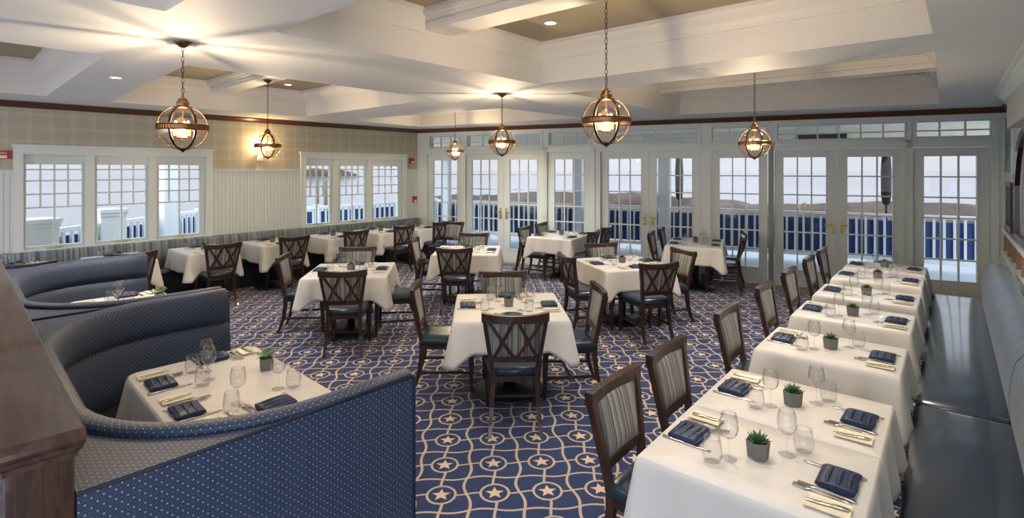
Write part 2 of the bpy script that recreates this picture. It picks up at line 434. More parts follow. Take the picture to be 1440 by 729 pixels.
# ------------------------------------------------------------------ far wall: doors, sidelights, transoms
T_ = .16
leaf = [('w', 608.5, 642), ('d', 662.6, 699), ('d', 716, 754.5), ('w', 779, 820.5), ('d', 855, 901), ('d', 923, 973), ('w', 1012, 1067), ('d', 1102, 1162), ('d', 1192, 1256), ('w', 1300, 1375)]
gl = [(k, along(FW, a), along(FW, b)) for k, a, b in leaf]
units = [(0,), (1, 2), (3,), (4, 5), (6,), (7, 8), (9,)]
tran = [(604.5, 645), (657, 760), (772, 828), (863, 981), (1001, 1079), (1093, 1276), (1288, 1397)]
holes = []; ranges = []
for u in units:
    a, b = gl[u[0]][1]-.15, gl[u[-1]][2]+.15; ranges.append((a, b)); holes.append((a, b, 0, 2.34))
th = [(along(FW, a), along(FW, b), 2.49, 2.75) for a, b in tran]
mb = MB(); wall_cells(mb, -.1, FL+.1, 0, ZC, 0, T_, holes+th); S_(mb.build('wall_far', 'white', T=FW))
# casings, posts and head moulding standing proud of the wall
mb = MB()
for a, b in ranges:
    mb.box(a-.09, a, -.025, 0, 0, 2.36); mb.box(b, b+.09, -.025, 0, 0, 2.36); mb.box(a-.09, b+.09, -.025, 0, 2.34, 2.43)
    mb.box(a-.11, b+.11, -.05, 0, 2.43, 2.46)
for a, b, c, d in th:
    mb.box(a-.05, a, -.022, 0, c-.03, d+.05); mb.box(b, b+.05, -.022, 0, c-.03, d+.05); mb.box(a, b, -.022, 0, d, d+.05); mb.box(a, b, -.022, 0, c-.03, c)
for (a, b), (c, d) in zip(ranges, ranges[1:]):
    if c-b > .28: mb.box((b+c)/2-.07, (b+c)/2+.07, -.06, 0, 0, ZC)
S_(mb.bevel(.006, 1).build('trim_2', 'white', T=FW))
mb = MB()
segs = [-.02]+[v for r in ranges for v in r]+[FL]
for a, b in zip(segs[::2], segs[1::2]): mb.box(a, b, -.04, -.0, 0, .10)
S_(mb.build('baseboard_far', 'basewood', T=FW))
def sash(name, a, b, z0, z1, ga, gb, gz0, gz1, nx, nz, T, y0=.03, y1=.08, mt='sash', rows=None, sub=None):
    o = S_(empty(name, T @ Matrix.Translation((a, 0, z0)))); IM = o.matrix_world
    L = lambda: T
    m_ = MB(); 
    for r in ((a, ga, z0, z1), (gb, b, z0, z1), (ga, gb, z0, gz0), (ga, gb, gz1, z1)): m_.box(r[0], r[1], y0, y1, r[2], r[3])
    for e, x0, x1, zz0, zz1 in ((0, ga-.012, ga, gz0, gz1), (0, gb, gb+.012, gz0, gz1), (0, ga-.012, gb+.012, gz0-.012, gz0), (0, ga-.012, gb+.012, gz1, gz1+.012)):
        m_.box(x0, x1, y0-.01, y0, zz0, zz1)
    f = m_.build('frame', mt); f.parent = o; f.matrix_parent_inverse = IM.inverted(); f.matrix_world = T
    m_ = MB(); w = .011; ym = (y0+y1)/2
    for (x, za, zb) in (sub['v'] if sub else [(ga+(gb-ga)*i/nx, gz0, gz1) for i in range(1, nx)]): m_.box(x-w, x+w, ym-.018, ym+.018, za, zb)
    for (z, xa, xb) in (sub['h'] if sub else [(gz0+(gz1-gz0)*i/nz, ga, gb) for i in range(1, nz)]): m_.box(xa, xb, ym-.017, ym+.017, z-w, z+w)
    f = m_.build('muntin_grid', mt); f.parent = o; f.matrix_parent_inverse = IM.inverted(); f.matrix_world = T
    m_ = MB(); m_.box(ga-.003, gb+.003, ym-.002, ym+.002, gz0-.003, gz1+.003)
    f = m_.build('glass_pane', 'pane'); f.parent = o; f.matrix_parent_inverse = IM.inverted(); f.matrix_world = T
    return o
nd = nw = 0
for u, (a, b) in zip(units, ranges):
    mid = None if len(u) == 1 else (gl[u[0]][2]+gl[u[1]][1])/2
    for j, i in enumerate(u):
        k, g0, g1 = gl[i]; e0 = a+.01 if j == 0 else mid+.003; e1 = b-.01 if j == len(u)-1 else mid-.003
        if k == 'd': nd += 1; nm = 'door_%d' % nd
        else: nw += 1; nm = 'window_%d' % nw
        o = sash(nm, e0, e1, .005, 2.335, g0, g1, .285, 2.20, 3, 6, FW)
        if k == 'd':
            hx = (mid-.07 if j == 0 else mid+.07); s_ = -1 if j == 0 else 1
            m_ = MB(); m_.box(hx-.024, hx+.024, .018, .03, .93, 1.16); m_.bevel(.004)
            m_.tube([(hx, .02, 1.075), (hx, -.03, 1.075), (hx+s_*.02, -.04, 1.075), (hx+s_*.11, -.04, 1.072)], .009, 8)
            m_.lathe([(.012, 0), (.012, .012)], 12, (hx, .012, .98))
            h = m_.build('door_handle', 'goldbrass'); h.parent = o; h.matrix_parent_inverse = o.matrix_world.inverted(); h.matrix_world = FW
            h['label'] = 'brass lever handle'
for (a, b, c, d), n in zip(th, (3, 5, 3, 6, 3, 6, 3)):
    nw += 1
    xs = [(a+(b-a)*i/n, c+.02, d-.02) for i in range(1, n)]
    sash('window_%d' % nw, a, b, c, d, a+.02, b-.02, c+.02, d-.02, n, 1, FW, .05, .09, 'sash', sub={'v': xs, 'h': [(c+(d-c)*.42, a+.02, b-.02)]})

# ------------------------------------------------------------------ left wall: beadboard, wallpaper, windows
WZ0, WZ1 = .90, 2.30
wins = [((18, 298), [(37, 115), (137, 204.5), (224, 280.5)]), ((422, 571), [(428.7, 464), (479, 513), (525, 560)])]
lh = []
for (a, b), _ in wins: lh.append((along(LW, a)+.09, along(LW, b)-.09, .86, 2.20))
mb = MB(); wall_cells(mb, 0, LL+.1, 0, ZC, 0, T_, lh); S_(mb.build('wall_left', 'paper', T=LW))
mb = MB(); x = 0
while x < LL-.02:
    hs = [h for h in lh if h[0]-.08 < x+.03 < h[1]+.08]
    for z0, z1 in ([(0, .80)] if hs else [(0, 1.97)]):
        mb.box(x, x+.052, -.016, 0, z0, z1); mb.box(x+.052, x+.060, -.008, 0, z0, z1)
    x += .060
for a, b in ((0, lh[0][0]-.1), (lh[0][1]+.1, lh[1][0]-.1), (lh[1][1]+.1, LL)): mb.box(a, b, -.03, 0, 1.965, 1.99)
S_(mb.build('trim_3', 'bead', T=LW))
mb = MB(); mb.box(0, LL, -.03, -.016, 0, .14); S_(mb.build('baseboard_left', 'white', T=LW))
for ((a, b), gs), (h0, h1, _, _) in zip(wins, lh):
    mb = MB()
    mb.box(h0-.09, h0, -.045, 0, .80, WZ1); mb.box(h1, h1+.09, -.045, 0, .80, WZ1); mb.box(h0, h1, -.045, 0, 2.20, WZ1)
    mb.box(h0-.11, h1+.11, -.065, 0, WZ1, WZ1+.035); mb.box(h0-.09, h1+.09, -.07, 0, .86, .89); mb.box(h0-.09, h1+.09, -.045, 0, .78, .86)
    mb.box(h0-.02, h0+.01, -.055, 0, .86, 2.22); mb.box(h1-.01, h1+.02, -.055, 0, .86, 2.22)
    gx = [(along(LW, c), along(LW, d)) for c, d in gs]
    for (p0, p1), (q0, q1) in zip(gx, gx[1:]): mb.box((p1+q0)/2-.055, (p1+q0)/2+.055, -.02, .1, .86, 2.20)
    S_(mb.bevel(.006, 1).build('trim_%d' % (4 if a < 100 else 5), 'white', T=LW))
    bd = [h0] + [(p[1]+r[0])/2 for p, r in zip(gx, gx[1:])] + [h1]
    for i, (g0, g1) in enumerate(gx):
        nw += 1; e0 = bd[i]+(.0 if i == 0 else .05); e1 = bd[i+1]-(.0 if i == 2 else .05)
        w = g1-g0; z0, z1 = .935, 2.065; zc = z0+(z1-z0)*.47
        sub = {'v': [(g0+w*.25, zc, z1), (g0+w*.5, z0, z1), (g0+w*.75, zc, z1)], 'h': [(zc+(z1-zc)*k, g0, g1) for k in (0, .31, .62, .88)]}
        o = sash('window_%d' % nw, e0, e1, .88, 2.20, g0, g1, z0, z1, 4, 4, LW, .02, .07, 'sash', sub=sub)
        m_ = MB(); m_.box(g0+w*.35, g0+w*.62, -.015, .02, .885, .90); m_.tube([(g0+w*.4, -.01, .90), (g0+w*.55, -.03, .915), (g0+w*.66, -.03, .913)], .006, 6)
        h = m_.build('window_crank', 'goldbrass'); h.parent = o; h.matrix_parent_inverse = o.matrix_world.inverted(); h.matrix_world = LW
# dark stained crown around the room
def crown(name, T, x0, x1):
    prof = [(0, ZC-.085), (-.012, ZC-.085), (-.018, ZC-.07), (-.03, ZC-.05), (-.055, ZC-.025), (-.062, ZC-.012), (-.062, ZC), (0, ZC)]
    mb = MB(); mb.sweep([[Vector((x, y, z)) for y, z in prof] for x in (x0, x1)], close=True, smooth=False); S_(mb.build(name, 'crownwood', T=T))
crown('trim_6', LW, 0, LL); crown('trim_7', FW, 0, FL); crown('trim_8', RW, 0, 2.05)

# ------------------------------------------------------------------ right wall, bulkhead, ledge with rails
mb = MB(); mb.box(-.1, 10.2, 0, .15, 0, ZC); S_(mb.build('wall_right', 'white', T=RW))
mb = MB(); mb.box(2.08, 10.2, -.12, 0, 2.48, ZC); S_(mb.build('wall_bulkhead', 'cream', T=RW))
mb = MB(); x0 = 2.08; pr = [(0, ZC-.15), (.018, ZC-.15), (.022, ZC-.11), (.05, ZC-.075), (.075, ZC-.06), (.078, ZC-.03), (.11, ZC-.025), (.11, ZC), (0, ZC)]
rings = []
for ex, ey in (('a', 0), ('b', 0), ('c', 0)):
    r = []
    for o_, z in pr:
        if ex == 'a': r.append(Vector((x0-o_, 0.0, z)))
        elif ex == 'b': r.append(Vector((x0-o_, -.12-o_, z)))
        else: r.append(Vector((10.2, -.12-o_, z)))
    rings.append(r)
mb.sweep(rings, close=True, smooth=False); S_(mb.build('trim_9', 'white', T=RW))
rb = S_(empty('trim_20', RW))
for z in (.80, 1.13):
    mb = MB(); mb.box(.12, 9.8, -.065, -.0, z-.03, z+.03); mb.bevel(.008); mb.build('rail', 'white', rb)
mb = MB(); proto_b = None
for i in range(16):
    x = .35+i*.6
    mb = MB(); mb.box(x-.02, x+.02, -.045, -.002, .83, 1.10); mb.build('post', 'basewood', rb)
rb.matrix_world = RW

def mirror(x0, x1, z0, z1, label, arch=0):
    o = empty('wall_mirror', RW @ Matrix.Translation(((x0+x1)/2, 0, z0)))
    w = (x1-x0)/2; h = z1-z0; out = []; n = 10
    pts = [(-w, 0), (w, 0)] + [(w*math.cos(t), h-arch+arch*math.sin(t)) for t in [PI*i/n for i in range(n+1)]] if arch else [(-w, 0), (w, 0), (w, h), (-w, h)]
    c = Vector((0, h/2))
    m_ = MB(); secs = []
    for x, z in pts:
        d = (c-Vector((x, z))); 
        ix, iz = x+(.06 if x < -.001 else -.06 if x > .001 else 0), z+(.06 if z < h/2 else -.06)
        secs.append([Vector((x, -.002, z)), Vector((x, -.045, z)), Vector((ix, -.035, iz)), Vector((ix, -.002, iz))])
    m_.sweep(secs, close='ring', cap=False, smooth=False)
    n_ = len(secs)
    bm = m_.bm
    f = m_.build('frame', 'chairwood', o)
    m_ = MB(); vs_ = [m_.bm.verts.new((x*.95, -.012, h/2+(z-h/2)*.95)) for x, z in pts]; m_.bm.faces.new(vs_)
    ex = bmesh.ops.extrude_face_region(m_.bm, geom=m_.bm.faces[:]); bmesh.ops.translate(m_.bm, verts=[v for v in ex['geom'] if isinstance(v, bmesh.types.BMVert)], vec=(0, .008, 0))
    m_.build('mirror_glass', 'silver', o)
    return tag(o, label, 'mirror')
mirror(.55, 1.35, 1.17, 1.82, 'small dark-framed mirror on the ledge rail near the corner of the windowed wall')
mirror(1.75, 3.9, 1.17, 2.44, 'tall dark-framed arched mirror cut by the right edge above the long bench', .7)
o = empty('wall_painting', RW @ Matrix.Translation((.75, 0, 1.95)))
mb = MB(); mb.box(-.55, .55, -.03, -.002, 0, .78); mb.bevel(.004); mb.build('canvas', 'paint', o)
mb = MB()
for r in ((-.57, .57, -.02, 0), (-.57, .57, .78, .80), (-.57, -.55, 0, .78), (.55, .57, 0, .78)): mb.box(r[0], r[1], -.036, -.002, r[2], r[3])
mb.build('frame', 'white', o)
tag(o, 'blue-green seascape painting high on the right wall beside the corner', 'painting')

# ------------------------------------------------------------------ outside: deck, railings, columns, roof, bay
mb = MB(); dk = [(-9, 2), (-9, 13), (-6.5, 14.5), (-2.5, 17.6), (15, 9.3), (12, 3), (B.x+.2, B.y+.05), (A.x, A.y+.02), (L0.x-.02, L0.y)]
bmf = mb.bm.faces.new([mb.bm.verts.new((x, y, -.03)) for x, y in [(-9.5, 2.5), (L0.x-.05, L0.y), (A.x, A.y+.05), (B.x+.1, B.y), (12, 3), (15, 8.2), (11, 10.1), (-2.3, 16.9), (-5.1, 13.8), (-7.6, 12.4), (-7.6, 5)]])
bmesh.ops.triangulate(mb.bm, faces=[bmf]); S_(mb.build('floor_deck', 'deck'))
RP = [(-7.15, 6.3), (-7.1, 11.9), (-4.9, 13.2), (-2.35, 16.2), (10.6, 9.5)]
rl = ['white deck railing seen through the nearer left-hand windows', 'short white deck railing run between the two left-hand window groups',
      'white deck railing seen through the far left-hand windows', 'long white deck railing outside the french doors']
for i, (p, r) in enumerate(zip(RP, RP[1:])):
    p, r = Vector(p), Vector(r); d = r-p; L = d.length; T = frame(p.x, p.y, math.atan2(d.y, d.x)); o = empty('deck_railing', T)
    mb = MB(); mb.box(0, L, -.045, .045, 1.0, 1.07); mb.bevel(.012); mb.build('top_rail', 'rail', o)
    mb = MB(); mb.box(0, L, -.03, .03, .10, .17); mb.bevel(.006); mb.build('bottom_rail', 'rail', o)
    mb = MB(); mb.box(0.02, L-.02, .05, .056, .19, .93); mb.build('canvas_screen', 'screen', o)['label'] = 'blue canvas wind screen behind the balusters'
    n = int(L/.163); mb = MB(); mb.box(-.022, .022, -.022, .022, .15, 1.02); b0 = mb.build('baluster', 'rail', o); b0.location = (L/n*.5, 0, 0)
    for k in range(1, min(n, 98)): bb = b0.copy(); col.objects.link(bb); bb.location = (L/n*(k+.5), 0, 0)
    for e in (0, L):
        mb = MB(); mb.box(e-.05, e+.05, -.05, .05, -.03, 1.12); mb.build('post', 'rail', o)
    tag(o, rl[i], 'railing', 'deck railings')
def column(x, y, h, w, name, label, cat, z0=-.03):
    T = frame(x, y, math.radians(-25)); o = empty(name, T)
    mb = MB(); mb.box(-w/2, w/2, -w/2, w/2, z0, h-.06); mb.bevel(.01); mb.build('shaft', 'rail', o)
    mb = MB(); mb.box(-w/2-.03, w/2+.03, -w/2-.03, w/2+.03, h-.06, h); mb.box(-w/2-.015, w/2+.015, -w/2-.015, w/2+.015, h-.12, h-.06); mb.build('cap', 'rail', o)
    mb = MB(); mb.box(-w/2-.02, w/2+.02, -w/2-.02, w/2+.02, z0, z0+.15); mb.build('base', 'rail', o)
    return tag(o, label, cat)
column(-7.2, 7.95, 1.25, .42, 'deck_pedestal', 'square white capped pedestal outside the leftmost window pane', 'pedestal')
column(-7.15, 9.3, 1.3, .40, 'deck_pedestal', 'square white capped pedestal outside the second window pane from left', 'pedestal')
column(-6.95, 10.6, 2.62, .26, 'porch_column', 'white porch column outside the third window pane from left', 'column')
column(-2.75, 13.2, 2.62, .24, 'porch_column', 'white porch column outside the last left-wall pane by the corner', 'column')
def onrail(x, off=0):
    p, r = Vector(RP[3]), Vector(RP[4]); T = frame(p.x, p.y, math.atan2((r-p).y, (r-p).x)); s = along(T, x); n = Vector((-(r-p).y, (r-p).x)).normalized()
    return p+(r-p).normalized()*s + n*off
for x, w, lab in ((633, .22, 'white porch column outside the leftmost glazed door panel'), (817, .24, 'white porch column outside the sidelight left of the middle french doors'), (937, .27, 'white porch column outside the right leaf of the middle french doors')):
    v = onrail(x, -.2); column(v.x, v.y, 2.62, w, 'porch_column', lab, 'column')
for x, lab in ((950, 'closed dark umbrella beside the white column outside the middle doors'), (1252, 'closed dark umbrella outside the right-hand french door')):
    v = onrail(x, .5); o = empty('patio_umbrella', Matrix.Translation((v.x, v.y, -.03)))
    mb = MB(); mb.lathe([(.02, 0), (.02, 2.5)], 10); mb.build('pole', 'darkbrass', o)
    mb = MB(); mb.lathe([(.22, 0), (.22, .05), (.04, .07)], 16); mb.build('base', 'black', o)
    mb = MB(); mb.lathe([(.03, 1.25), (.075, 1.3), (.095, 1.5), (.10, 2.0), (.08, 2.35), (.03, 2.5)], 14); mb.build('folded_canopy', 'umb', o)
    tag(o, lab, 'umbrella', 'closed deck umbrellas')
mb = MB(); p = [onrail(560, .35), onrail(1500, .35), Vector((12.6, 5.3)), B+Vector((.1, .15)), A+Vector((0, .2)), Vector((-2.6, 12.5))]
f1 = mb.bm.faces.new([mb.bm.verts.new((*v, 2.86)) for v in p]); ex = bmesh.ops.extrude_face_region(mb.bm, geom=[f1]); bmesh.ops.translate(mb.bm, verts=[v for v in ex['geom'] if isinstance(v, bmesh.types.BMVert)], vec=(0, 0, .12))
S_(mb.build('ceiling_porch', 'porchceil'))
v0, v1 = onrail(555, -.2), onrail(1500, -.2); d = v1-v0; mb = MB(); mb.box(0, d.length, -.09, .09, 2.62, 2.86); mb.box(0, d.length, -.13, .13, 2.80, 2.86)
S_(mb.build('trim_30', 'porchceil', T=frame(v0.x, v0.y, math.atan2(d.y, d.x))))
v = onrail(1150, -.9); o = empty('porch_heater', frame(v.x, v.y, math.radians(-25), 2.55))
mb = MB(); mb.box(-.45, .45, -.09, .09, 0, .17); mb.bevel(.02); mb.build('heater_body', 'black', o)
mb = MB(); mb.box(-.5, -.45, -.1, .1, -.01, .19); mb.box(.45, .5, -.1, .1, -.01, .19); mb.box(-.3, -.27, -.02, .02, .17, .31); mb.box(.27, .3, -.02, .02, .17, .31); mb.build('mounting_bracket', 'white', o)
tag(o, 'black box heater hung under the porch ceiling, seen through the wide transom', 'heater')
mb = MB(); mb.box(-1200, 1200, 14, 1800, -3.1, -3.0); tag(mb.build('bay_water', 'water'), 'pale calm bay water spreading to the horizon', 'water', kind='stuff')
def bank(cx, cy, L, w, h, ang, label, seed):
    random.seed(seed); mb = MB(); n = 60; secs = []
    for i in range(n+1):
        x = -L/2+L*i/n; e = math.sin(PI*i/n)**.4; hh = h*e*(.85+.10*math.sin(i*.37+seed)+random.uniform(-.05, .05)); 
        secs.append([Vector((x, -w/2, -3.05)), Vector((x, -w/3, -3+hh*.5)), Vector((x, -w/8+random.uniform(-.5, .5), -3+hh)), Vector((x, w/6, -3+hh*.9)), Vector((x, w/2, -3.05))])
    mb.sweep(secs, cap=False); o = mb.build('marsh_bank', 'land', T=frame(cx, cy, ang)); tag(o, label, 'land')
bank(52, 50, 72, 10, 1.9, math.radians(-22), 'brown marsh bank beyond the railing outside the right-hand doors', 1)
bank(8, 70, 46, 10, 2.3, math.radians(-8), 'brown marsh bank beyond the railing outside the middle doors', 5)
bank(-124, 330, 55, 14, 6, math.radians(20), 'distant brown shore on the horizon outside the far left-hand windows', 9)
for i, (x, y, hh) in enumerate(((1124, 297, 1.5), (1131, 297, 1.7), (1140, 298, 1.6), (446, 262, 4), (458, 262, 4))):
    Y = F*5/(y+14-HY) if x > 900 else 45; mb = MB(); mb.lathe([(.16, -3.2), (.15, -3+hh), (.05, -2.9+hh)], 10, ((x-CX)/F*Y, Y, 0))
    tag(mb.build('mooring_piling', 'piling'), ['leftmost wooden piling in the bay outside the right-hand doors', 'middle wooden piling outside the right-hand doors', 'rightmost wooden piling outside the right-hand doors', 'left wooden piling beyond the far left-hand windows', 'right wooden piling beyond the far left-hand windows'][i], 'piling', 'mooring pilings')

# ------------------------------------------------------------------ chair
def make_chair():
    root = empty('dining_chair'); tag(root, 'x', 'chair', 'dining chairs')
    W0, W1 = .165, .238; zb = .565; zt = .93
    def xw(z): return W0+(W1-W0)*max(0, (z-.44)/(zt-.44))
    def yb(z, x=0):                       # rear line of the back, bowed between the posts
        t = max(0, z-.45)/.5; return -.225-.085*t - .035*max(0, 1-(x/.24)**2)*min(1, t*1.5)
    # legs
    for s in (-1, 1):
        m_ = MB(); pts = [(s*.205, .215, .44), (s*.205, .215, .40), (s*.205, .22, .2), (s*.205, .225, 0)]; secs = []
        for (x, y, z), w in zip(pts, (.024, .024, .019, .013)): secs.append([Vector((x+a*w, y+b*w, z)) for a, b in ((-1, -1), (1, -1), (1, 1), (-1, 1))])
        m_.sweep(secs, close=True, smooth=False); m_.bevel(.003, 1).build('leg', 'chairwood', root)
        m_ = MB(); secs = []
        for z, y, w, d in ((.46, -.225, .017, .022), (.36, -.222, .017, .022), (.2, -.24, .016, .019), (.08, -.275, .015, .017), (0, -.31, .014, .015)):
            x = s*(W0+.028*(1-z/.46)**1.5); secs.append([Vector((x+a*w, y+b*d, z)) for a, b in ((-1, -1), (1, -1), (1, 1), (-1, 1))])
        m_.sweep(secs, close=True, smooth=False); m_.bevel(.003, 1).build('leg', 'chairwood', root)
    # back frame: posts, top rail, lower rail, lattice
    m_ = MB()
    for s in (-1, 1):
        secs = []
        for i in range(7):
            z = .44+(zt-.02-.44)*i/6; x = s*xw(z); y = yb(z, .24); w = .018
            secs.append([Vector((x-w, y-.018, z)), Vector((x+w, y-.018, z)), Vector((x+w, y+.02, z)), Vector((x-w, y+.02, z))])
        m_.sweep(secs, close=True, smooth=False)
    def crossrail(z0, z1, half, dy0, dy1, rise=0):
        secs = []
        for i in range(13):
            x = -half+2*half*i/12; e = rise*(x/half)**2
            y = yb((z0+z1)/2, x); secs.append([Vector((x, y+dy0, z0+e*.5)), Vector((x, y+dy1, z0+e*.5)), Vector((x, y+dy1, z1+e)), Vector((x, y+dy0, z1+e))])
        m_.sweep(secs, close=True, smooth=False)
    crossrail(.852, .908, W1+.016, -.020, .024, .02)
    crossrail(zb-.022, zb+.022, xw(zb), -.018, .018)
    for cx_ in (-1, 1):
        for s in (-1, 1):
            x0, x1 = cx_*.0+ (0 if s*cx_ > 0 else cx_*.20), (cx_*.21 if s*cx_ > 0 else 0)
            secs = []
            for i in range(7):
                t = i/6; z = zb+.015+(.865-zb)*t
                x = (cx_*.010+(cx_*.198)*t) if s > 0 else (cx_*.160*(1-t)+cx_*.012*t)
                y = yb(z, x)-.020-(.003 if s > 0 else 0); w = .013
                secs.append([Vector((x-w, y-.007, z)), Vector((x+w, y-.007, z)), Vector((x+w, y+.008, z)), Vector((x-w, y+.008, z))])
            m_.sweep(secs, close=True, smooth=False)
    m_.build('back_frame', 'chairwood', root)
    # upholstered panel
    m_ = MB(); nx, nz = 12, 8; fr, bk = [], []
    for j in range(nz+1):
        z = zb+.02+(.875-zb-.02)*j/nz; rf, rb_ = [], []
        for i in range(nx+1):
            t = -1+2*i/nx; x = t*(xw(z)-.014); puff = .022*(1-t**4)*(1-(2*j/nz-1)**4)
            rf.append(Vector((x, yb(z, x)+.006+puff+.006, z))); rb_.append(Vector((x, yb(z, x)-.011, z)))
        fr.append(rf+rb_[::-1])
    m_.sweep(fr, close=True, smooth=True); m_.build('back_cushion', 'stripe', root)['label'] = 'striped grey and tan back cushion'
    m_ = MB(); 
    def stud(x, z):
        y = yb(z, x)+.014; m_.lathe([(.004, 0), (.003, .003), (.0005, .004)], 6, (0, 0, 0), smooth=False) if False else None
        r = .0042; v = [m_.bm.verts.new((x+r*math.cos(k*PI/3), y+.004, z+r*math.sin(k*PI/3))) for k in range(6)]; t_ = m_.bm.verts.new((x, y+.008, z))
        for k in range(6): m_.bm.faces.new((v[k], v[(k+1) % 6], t_))
    for i in range(22):
        z = zb+.03+(.865-zb-.03)*i/21
        for s in (-1, 1): stud(s*(xw(z)-.018), z)
    for i in range(1, 26):
        for z in (zb+.028, .867): stud(-(xw(z)-.018)+2*(xw(z)-.018)*i/26, z)
    o = m_.build('nailhead_trim', 'nail', root); o['kind'] = 'stuff'
    # seat
    def seat_out(t, g=0):
        yy = -.235+.47*t; return (.185+.062*t+g, yy)
    m_ = MB(); secs = []
    for z, g in ((.425, -.03), (.425, 0), (.45, .006), (.475, .002), (.49, -.02), (.497, -.09)):
        r = []; n = 8
        for k in range(n+1): w, y = seat_out(k/n, g); r.append(Vector((w, y+(0 if 0 < k < n else (g if k == n else -g)*.8), z)))
        for k in range(1, n): x = 1-2*k/n; w, y = seat_out(1, g); r.append(Vector((w*x, y+g*.8+.018*(1-x*x), z)))
        for k in range(n+1): w, y = seat_out(1-k/n, g); r.append(Vector((-w, y+(0 if 0 < k < n else (g if k == 0 else -g)*.8), z)))
        secs.append(r)
    m_.sweep(secs, close=True, smooth=True); m_.build('seat_cushion', 'leather', root)['label'] = 'navy leather seat cushion'
    m_ = MB()
    m_.bar((-.205, .215, .405), (.205, .215, .405), .045, .022, (0, 1, 0))
    m_.bar((-.165, -.222, .405), (.165, -.222, .405), .045, .022, (0, 1, 0))
    for s in (-1, 1): m_.bar((s*.168, -.222, .405), (s*.205, .215, .405), .022, .045)
    m_.build('seat_rail', 'chairwood', root)
    m_ = MB()
    for s in (-1, 1): m_.bar((s*.18, -.245, .178), (s*.205, .22, .178), .018, .025)
    m_.box(-.19, .19, -.012, .012, .166, .188); m_.build('stretcher', 'chairwood', root)
    return root
chair = make_chair()
# ------------------------------------------------------------------ tables
def make_table(w, l):
    o = empty('dining_table'); tag(o, 'x', 'table', 'dining tables')
    m_ = MB(); m_.box(-w/2, w/2, -l/2, l/2, .715, .75); m_.bevel(.006, 1).build('tabletop', 'chairwood', o)
    m_ = MB(); m_.lathe([(.16, .70), (.16, .715)], 20); m_.lathe([(.045, .03), (.045, .70)], 16); m_.build('pedestal', 'black', o)
    m_ = MB(); r = min(.32, w*.42); m_.lathe([(r, 0), (r, .014), (r*.93, .026), (r*.3, .05), (.06, .075)], 32); m_.build('base', 'black', o)
    return o
def make_cloth(w, l, drop, seed=0, round_=.0):
    rnd = random.Random(seed); m_ = MB(); hw, hl = w/2+.004, l/2+.004; R = .012+round_; per = []
    nside = 22
    def side(ax, ay, bx, by, nx, ny, k):
        for i in range(nside): t = i/nside; per.append((ax+(bx-ax)*t, ay+(by-ay)*t, nx, ny, min(t, 1-t)*math.dist((ax, ay), (bx, by)), k))
    def corner(cx, cy, a0):
        for i in range(6): a = a0+PI/2*(i/6); per.append((cx+R*math.cos(a), cy+R*math.sin(a), math.cos(a), math.sin(a), 0, -1))
    side(hw, -hl+R, hw, hl-R, 1, 0, 0); corner(hw-R, hl-R, 0)
    side(hw-R, hl, -hw+R, hl, 0, 1, 1); corner(-hw+R, hl-R, PI/2)
    side(-hw, hl-R, -hw, -hl+R, -1, 0, 2); corner(-hw+R, -hl+R, PI)
    side(-hw+R, -hl, hw-R, -hl, 0, -1, 3); corner(hw-R, -hl+R, 3*PI/2)
    ph = [rnd.uniform(0, 6) for _ in range(6)]; secs = []; ts = [0, .02, .06, .15, .3, .45, .6, .75, .9, 1.0]
    n = len(per)
    for t in ts:
        ring = []
        for i, (x, y, nx, ny, dc, k) in enumerate(per):
            cb = max(0, 1-dc/.17); Ln = drop*(1+.42*cb**1.3) + .008*math.sin(i*.21+ph[0])
            out = .004+.035*t + t*(.045*cb*cb) - t*.03*math.exp(-((dc-.15)/.05)**2) + t*.009*math.sin(i*.33+ph[1]) + t*.006*math.sin(i*.83+ph[2])
            z = .757-Ln*t if t > 0 else .757
            if t == 0: out = -.004
            elif t == .02: out = .001
            ring.append(Vector((x+nx*out, y+ny*out, z)))
        secs.append(ring)
    top = []
    for f in (.985, .6, .2): top.append([Vector((x*f, y*f, .7585)) for x, y, *_ in per])
    secs = top[::-1]+secs
    m_.sweep(secs, close=True, cap=False, smooth=True)
    m_.bm.verts.ensure_lookup_table(); m_.bm.faces.new([m_.bm.verts[i] for i in range(n)])
    o = m_.build('tablecloth', 'cloth'); sm = o.modifiers.new('thickness', 'SOLIDIFY'); sm.thickness = .0015; sm.offset = -1
    return o
# ------------------------------------------------------------------ tableware prototypes
def make_napkin():
    m_ = MB(); L, Wd = .165, .135; secs = []; n = 14
    for i in range(n+1):
        t = i/n; x = -L/2+L*t; r = []
        h = .030+.0025*math.sin(t*PI*2.2)
        h *= .75+.25*math.sin(PI*min(max(t, .06), .94))
        w = Wd/2*(.97+.03*math.cos(t*9))
        for k in range(12):
            a = 2*PI*k/12; ca, sa = math.cos(a), math.sin(a)
            r.append(Vector((x, w*math.copysign(abs(ca)**.45, ca), max(0, h/2+h/2*math.copysign(abs(sa)**.6, sa)))))
        secs.append(r)
    m_.sweep(secs, close=True)
    # folded layers along the front edge
    for j, zz in enumerate((.004, .012)): m_.box(-L/2+.004, L/2-.01, -Wd/2-.006+j*.003, Wd/2-.02, zz, zz+.005)
    for y, r_ in ((-.032, .009), (.006, .010), (.042, .008)): m_.tube([(-L/2+.004, y+.004, .020), (-.04, y, .0262), (.03, y-.003, .0262), (L/2-.006, y, .020)], [.004, r_, r_, .004], 8)
    return tag(m_.build('napkin', 'napkin'), 'x', 'napkin')
def make_plate():
    m_ = MB(); m_.sweep([[Vector((sx*(.075-e), sy*(.048-e), z)) for sx, sy in ((-1, -1), (1, -1), (1, 1), (-1, 1))] for e, z in ((.012, 0), (.002, .006), (0, .011), (.004, .011), (.012, .0065), (.03, .0055))], close=True, smooth=False)
    return tag(m_.bevel(.0015, 1).build('bread_plate', 'plate'), 'x', 'plate')
